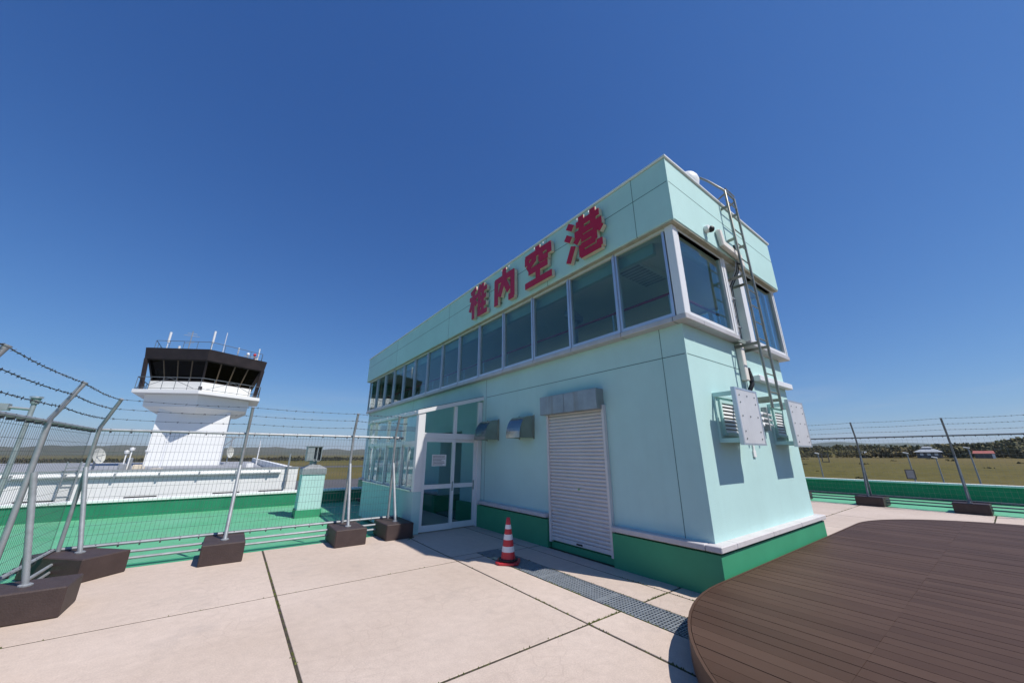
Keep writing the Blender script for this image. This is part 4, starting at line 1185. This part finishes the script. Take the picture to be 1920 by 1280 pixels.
for k in range(6):
    a0, a1 = Vector((*hb[k], zb_)), Vector((*hb[(k+1)%6], zb_)); c0, c1 = Vector((*ht[k], zt_)), Vector((*ht[(k+1)%6], zt_))
    for q in range(4):
        u0, u1 = q/4 + .012, (q+1)/4 - .012
        MB().add([a0.lerp(a1, u0), a0.lerp(a1, u1), c0.lerp(c1, u1), c0.lerp(c1, u0)], [(0,1,2,3)]).build('pane', cab_glass, CT)
        MB().tube(a0.lerp(a1, q/4), c0.lerp(c1, q/4), .05 if q else .08, 6).build('mullion', bronze if q else cab_m, CT)
    MB().tube(a0, a1, .06, 6).build('sill', cab_m, CT)
# raking struts at the side corners
hr_, hbl = hexa(4.8), hexa(4.55)
for k in (1, 2, 4, 5):
    MB().tube((*hbl[k], 6.72), (*hr_[k], 9.4), .17, 6).build('strut', cab_m, CT)
MB().box(TX - .12, TX + .12, 37.95, 38.2, 6.722, 7.1).build('strut_foot', cab_m, CT)
# balcony railing
hr2 = hexa(4.95)
for k in range(6):
    a0, a1 = Vector((*hr2[k], 6.72)), Vector((*hr2[(k+1)%6], 6.72))
    up = Vector((0,0,1))
    rb = MB().tube(a0 + up*1.05, a1 + up*1.05, .03, 6).tube(a0 + up*.12, a1 + up*.12, .02, 6)
    for q in range(5):
        p = a0.lerp(a1, q/5); rb.tube(p, p + up*1.05, .022, 6)
    for (u, v) in ((.1, .5), (.9, .5)):
        rb.tube(a0.lerp(a1, u) + up*.14, a0.lerp(a1, v) + up*1.0, .018, 5)
    rb.build('railing', galv_dk, CT)
# roof rail and aerials
hr3 = hexa(4.5)
for k in range(6):
    a0, a1 = Vector((*hr3[k], 10.34)), Vector((*hr3[(k+1)%6], 10.34)); up = Vector((0,0,1))
    rb = MB().tube(a0 + up*.75, a1 + up*.75, .025, 5)
    for q in range(4):
        p = a0.lerp(a1, q/4); rb.tube(p, p + up*.75, .02, 5)
    rb.build('roof_rail', galv_dk, cr0)
def aerial(x, y, h, r, m=alu_white):
    MB().tube((x, y, 10.34), (x, y, 10.34 + h*.45), .035, 6).tube((x, y, 10.34 + h*.45), (x, y, 10.34 + h), r, 8).build('aerial', m, cr0)
aerial(-11.5, 40.6, 1.75, .09); aerial(-10.7, 40.7, .6, .09); aerial(-8.36, 39.2, 2.1, .085); aerial(-7.6, 41, 2.6, .03); aerial(-6.4, 40.2, 1.1, .06)
MB().tube((-10.05, 40.5, 10.34), (-10.05, 40.5, 12.45), .04, 6).tube((-10.6, 40.5, 12.0), (-9.5, 40.5, 12.0), .02, 5).tube((-10.4, 40.5, 12.2), (-9.7, 40.5, 12.2), .02, 5).tube((-10.3, 40.2, 11.2), (-9.8, 40.8, 11.5), .03, 5).build('yagi_aerial', galv, cr0)
for (x, m) in ((-5.6, dome_m), (-5.05, redpaint)):
    MB().tube((x, 40.6, 10.34), (x, 40.6, 10.9), .05, 6).lathe([(.12, 0), (.14, .1), (.10, .22), (0, .26)], (x, 40.6, 10.9), 10).build('beacon', m, cr0)
MB().box(-5.9, -4.8, 40.4, 40.5, 10.7, 10.78).build('beacon_bar', galv, cr0)
aerial(-4.75, 40.8, 1.4, .06)
MB().tube((-4.9, 40.6, 10.34), (-4.9, 40.6, 10.7), .22, 10, .1).build('drum', dome_m, cr0)
# dish bracket on the right flank of the shaft
tb = MB().tube((TX + 2.44, 40.6, 3.05), (TX + 3.8, 40.6, 3.05), .05, 6).tube((TX + 2.44, 40.6, 2.2), (TX + 3.2, 40.6, 3.02), .04, 6).tube((TX + 3.0, 40.6, 3.05), (TX + 3.0, 40.6, 1.7), .05, 6)
tb.build('side_bracket', galv, CT)
dish((TX + 2.95, 40.2, 1.72), .5, (.9, -.5, .1), 'satellite_dish', 'white dish antenna on the right flank of the control tower', .62)

# ------------------------------------------------------------------ lamp posts and houses on the right
def lamp_post(y, zt, x, label, arm=1):
    zg = ground_z(x, y)
    t = thing('lamp_post', (x, y, zg), label, 'lamp post', 'lamp posts beyond the right parapet')
    MB().tube((x, y, zg), (x, y, zt - .12), .10, 8, .055).build('pole', galv, t, smooth=True)
    MB().tube((x, y, zt - .12), (x, y + .15*arm, zt), .05, 6).build('arm', galv, t)
    MB().obox((x, y + .1*arm, zt + .03), Vector((0,.97,.24)), Vector((1,0,0)), Vector((0,-.24,.97)), .24, .12, .06).build('lamp_head', dome_m, t, bevel=.03)
lamp_post(5.25, 1.75, 60, 'lamp post seen above the grey plate on the right fence', 1)
lamp_post(3.05, 1.25, 60, 'thin lamp post just left of the nearer right fence post', 1)
lamp_post(.45, 2.3, 60, 'tallest lamp post, in front of the red roofed barn', 1)
lamp_post(13.8, 1.70, 60, 'lamp post seen by the open fence frame next to the building', 1)

roof_g = mat('house_roof_grey', (0.42, 0.45, 0.47), 0.5, var=0.08, nscale=0.5)
roof_r = mat('barn_roof_red', (0.34, 0.10, 0.08), 0.6, var=0.1, nscale=0.5)
house_w = mat('house_wall', (0.10, 0.10, 0.11), 0.7, var=0.1, nscale=0.5)
H1 = thing('farmhouse', (262, 21.8, .6), 'grey farmhouse with two tier hipped roof before the wood', 'house')
hx, hy = 262, 21.8
hz = ground_z(hx, hy)
box('wall', house_w, H1, hx - 3.2, hx + 3.2, hy - 3.9, hy + 3.9, hz - .5, 2.75)
MB().prism([(hx-4, hy-4.7), (hx+4, hy-4.7), (hx+4, hy+4.7), (hx-4, hy+4.7)], 2.752, 4.2, [(hx-1.6, hy-1.9), (hx+1.6, hy-1.9), (hx+1.6, hy+1.9), (hx-1.6, hy+1.9)]).build('roof', roof_g, H1)
box('upper_wall', roof_g, H1, hx - 1.4, hx + 1.4, hy - 1.3, hy + 1.7, 4.2, 4.75)
MB().prism([(hx-1.8, hy-1.7), (hx+1.8, hy-1.7), (hx+1.8, hy+2.1), (hx-1.8, hy+2.1)], 4.752, 5.3, [(hx-.5, hy-.9), (hx+.5, hy-.9), (hx+.5, hy+1.3), (hx-.5, hy+1.3)]).build('upper_roof', roof_g, H1)
for k in range(3): box('window', white_p, H1, hx - 3.23, hx - 3.201, hy - 3 + k*2.3, hy - 1.9 + k*2.3, 1.2, 2.2)
H2 = thing('barn', (262, 5.5, .9), 'long low barn with a red roof at the edge of the wood', 'barn')
bz = ground_z(262, 5.5)
box('wall', house_w, H2, 259.5, 264.5, 2.9, 8.2, bz - .5, 2.1)
MB().add([(259, 2.5, 2.1), (265, 2.5, 2.1), (265, 8.6, 2.1), (259, 8.6, 2.1), (262, 2.7, 3.25), (262, 8.4, 3.25)], [(0,3,2,1),(0,1,4),(2,3,5),(0,4,5,3),(1,2,5,4)]).build('roof', roof_r, H2)
box('annex', white_p, H2, 259.2, 259.48, 2.6, 3.4, bz - .5, 1.9)
tag(MB().prism([(262, 44), (266, 44), (266, 47), (262, 47)], ground_z(262, 45) - .3, ground_z(262, 45) + 2.0).add([(261.6, 43.6, ground_z(262,45)+2), (266.4, 43.6, ground_z(262,45)+2), (266.4, 47.4, ground_z(262,45)+2), (261.6, 47.4, ground_z(262,45)+2), (264, 44, ground_z(262,45)+3.2), (264, 47, ground_z(262,45)+3.2)], [(0,1,4),(2,3,5),(0,4,5,3),(1,2,5,4)]).build('shed', roof_g), 'small pale shed half hidden at the left of the wood', 'shed')

# ------------------------------------------------------------------ woods
def leaf_mat(name, a, b2, ns):
    return mat(name, a, 0.9, nscale=ns, col2=b2, spec=0.15, thr=(0.35, 0.65))
wood_m = leaf_mat('woodland_leaves', (0.080, 0.090, 0.038), (0.185, 0.160, 0.090), 0.06)
def crown(mb, c, r, h, n=26):
    """a loose crown of leaf clumps: tilted faces scattered through the volume"""
    for _ in range(n):
        while True:
            p = Vector((random.uniform(-1,1), random.uniform(-1,1), random.uniform(-1,1)))
            if .25 < p.length < 1: break
        q = c + Vector((p.x*r, p.y*r, p.z*h))
        s = r*random.uniform(.22, .45)
        u = Vector((random.gauss(0,1), random.gauss(0,1), random.gauss(0,.6))).normalized(); v = u.orthogonal().normalized(); v = (v*math.cos(random.uniform(0,6)) + u.cross(v)*math.sin(random.uniform(0,6))).normalized()
        w_ = u.cross(v)
        mb.add([q + v*s, q + w_*s*.8, q - v*s*.9, q - w_*s*.7, q + u*s*.5], [(0,1,4),(1,2,4),(2,3,4),(3,0,4)])
def woodland():
    mb = MB(); sb = MB()
    for _ in range(2600):
        az = math.radians(random.uniform(-24, 30)); r = 268 + 330*random.random()**1.7
        x = CAM.x + r*math.cos(az); y = CAM.y + r*math.sin(az); z = ground_z(x, y)
        if 255 < x < 272 and (14 < y < 30 or 0 < y < 11): continue
        tall = 3.0 + 4.2*noise.noise(Vector((x*.022, y*.022, 0))) + random.uniform(-.8, 1.2) + 2.5*smooth(25, -15, y)
        tall = max(1.6, tall)
        if noise.noise(Vector((x*.03, y*.03, 7))) < -.30: continue
        light = noise.noise(Vector((x*.018, y*.018, 21))) > .12
        crown(sb if light else mb, Vector((x, y, z + tall*.45)), tall*.6, tall*(.36 if light else .5), 22)
    for _ in range(60):
        az = math.radians(random.uniform(-20, 24)); r = random.uniform(95, 262)
        x = CAM.x + r*math.cos(az); y = CAM.y + r*math.sin(az); t = random.uniform(.5, 1.3)
        crown(sb, Vector((x, y, ground_z(x, y) + t*.06)), t*1.5, t*.15, 12)
    o = mb.build('woodland', wood_m)
    tag(o, 'dark scrubby woodland covering the slope beyond the field', 'woodland', kind='stuff')
    o = sb.build('scrub', leaf_mat('scrub_leaves', (0.085, 0.085, 0.030), (0.19, 0.15, 0.075), 0.05))
    tag(o, 'paler yellow green scrub between the darker trees on the slope', 'scrub', kind='stuff')
woodland()
def far_trees():
    mb = MB()
    for _ in range(1500):
        az = math.radians(random.uniform(58, 125)); r = random.uniform(640, 760)
        x = CAM.x + r*math.cos(az); y = CAM.y + r*math.sin(az)
        t = random.uniform(2.5, 5.5)*(1 + .5*noise.noise(Vector((az*14, 0, 2))))
        crown(mb, Vector((x, y, -9 + t*.5)), t*.8, t*.55, 9)
    o = mb.build('far_treeline', leaf_mat('far_tree_leaves', (0.03, 0.038, 0.02), (0.09, 0.07, 0.045), 0.02))
    tag(o, 'thin dark tree line on the far side of the airfield', 'trees', kind='stuff')
far_trees()

# ------------------------------------------------------------------ air
hz_m = bpy.data.materials.new('haze'); hz_m.use_nodes = True
hn = hz_m.node_tree.nodes; hn.remove(hn['Principled BSDF'])
pv = hn.new('ShaderNodeVolumePrincipled'); pv.inputs['Color'].default_value = (0.80, 0.90, 1.0, 1); pv.inputs['Density'].default_value = 7e-5; pv.inputs['Anisotropy'].default_value = 0.2
hz_m.node_tree.links.new(pv.outputs[0], hn['Material Output'].inputs['Volume'])
tag(box('haze', hz_m, None, CAM.x - 9300, CAM.x + 9300, CAM.y - 9300, CAM.y + 9300, -12, 260), 'thin blue haze over the airfield and hills', kind='stuff')
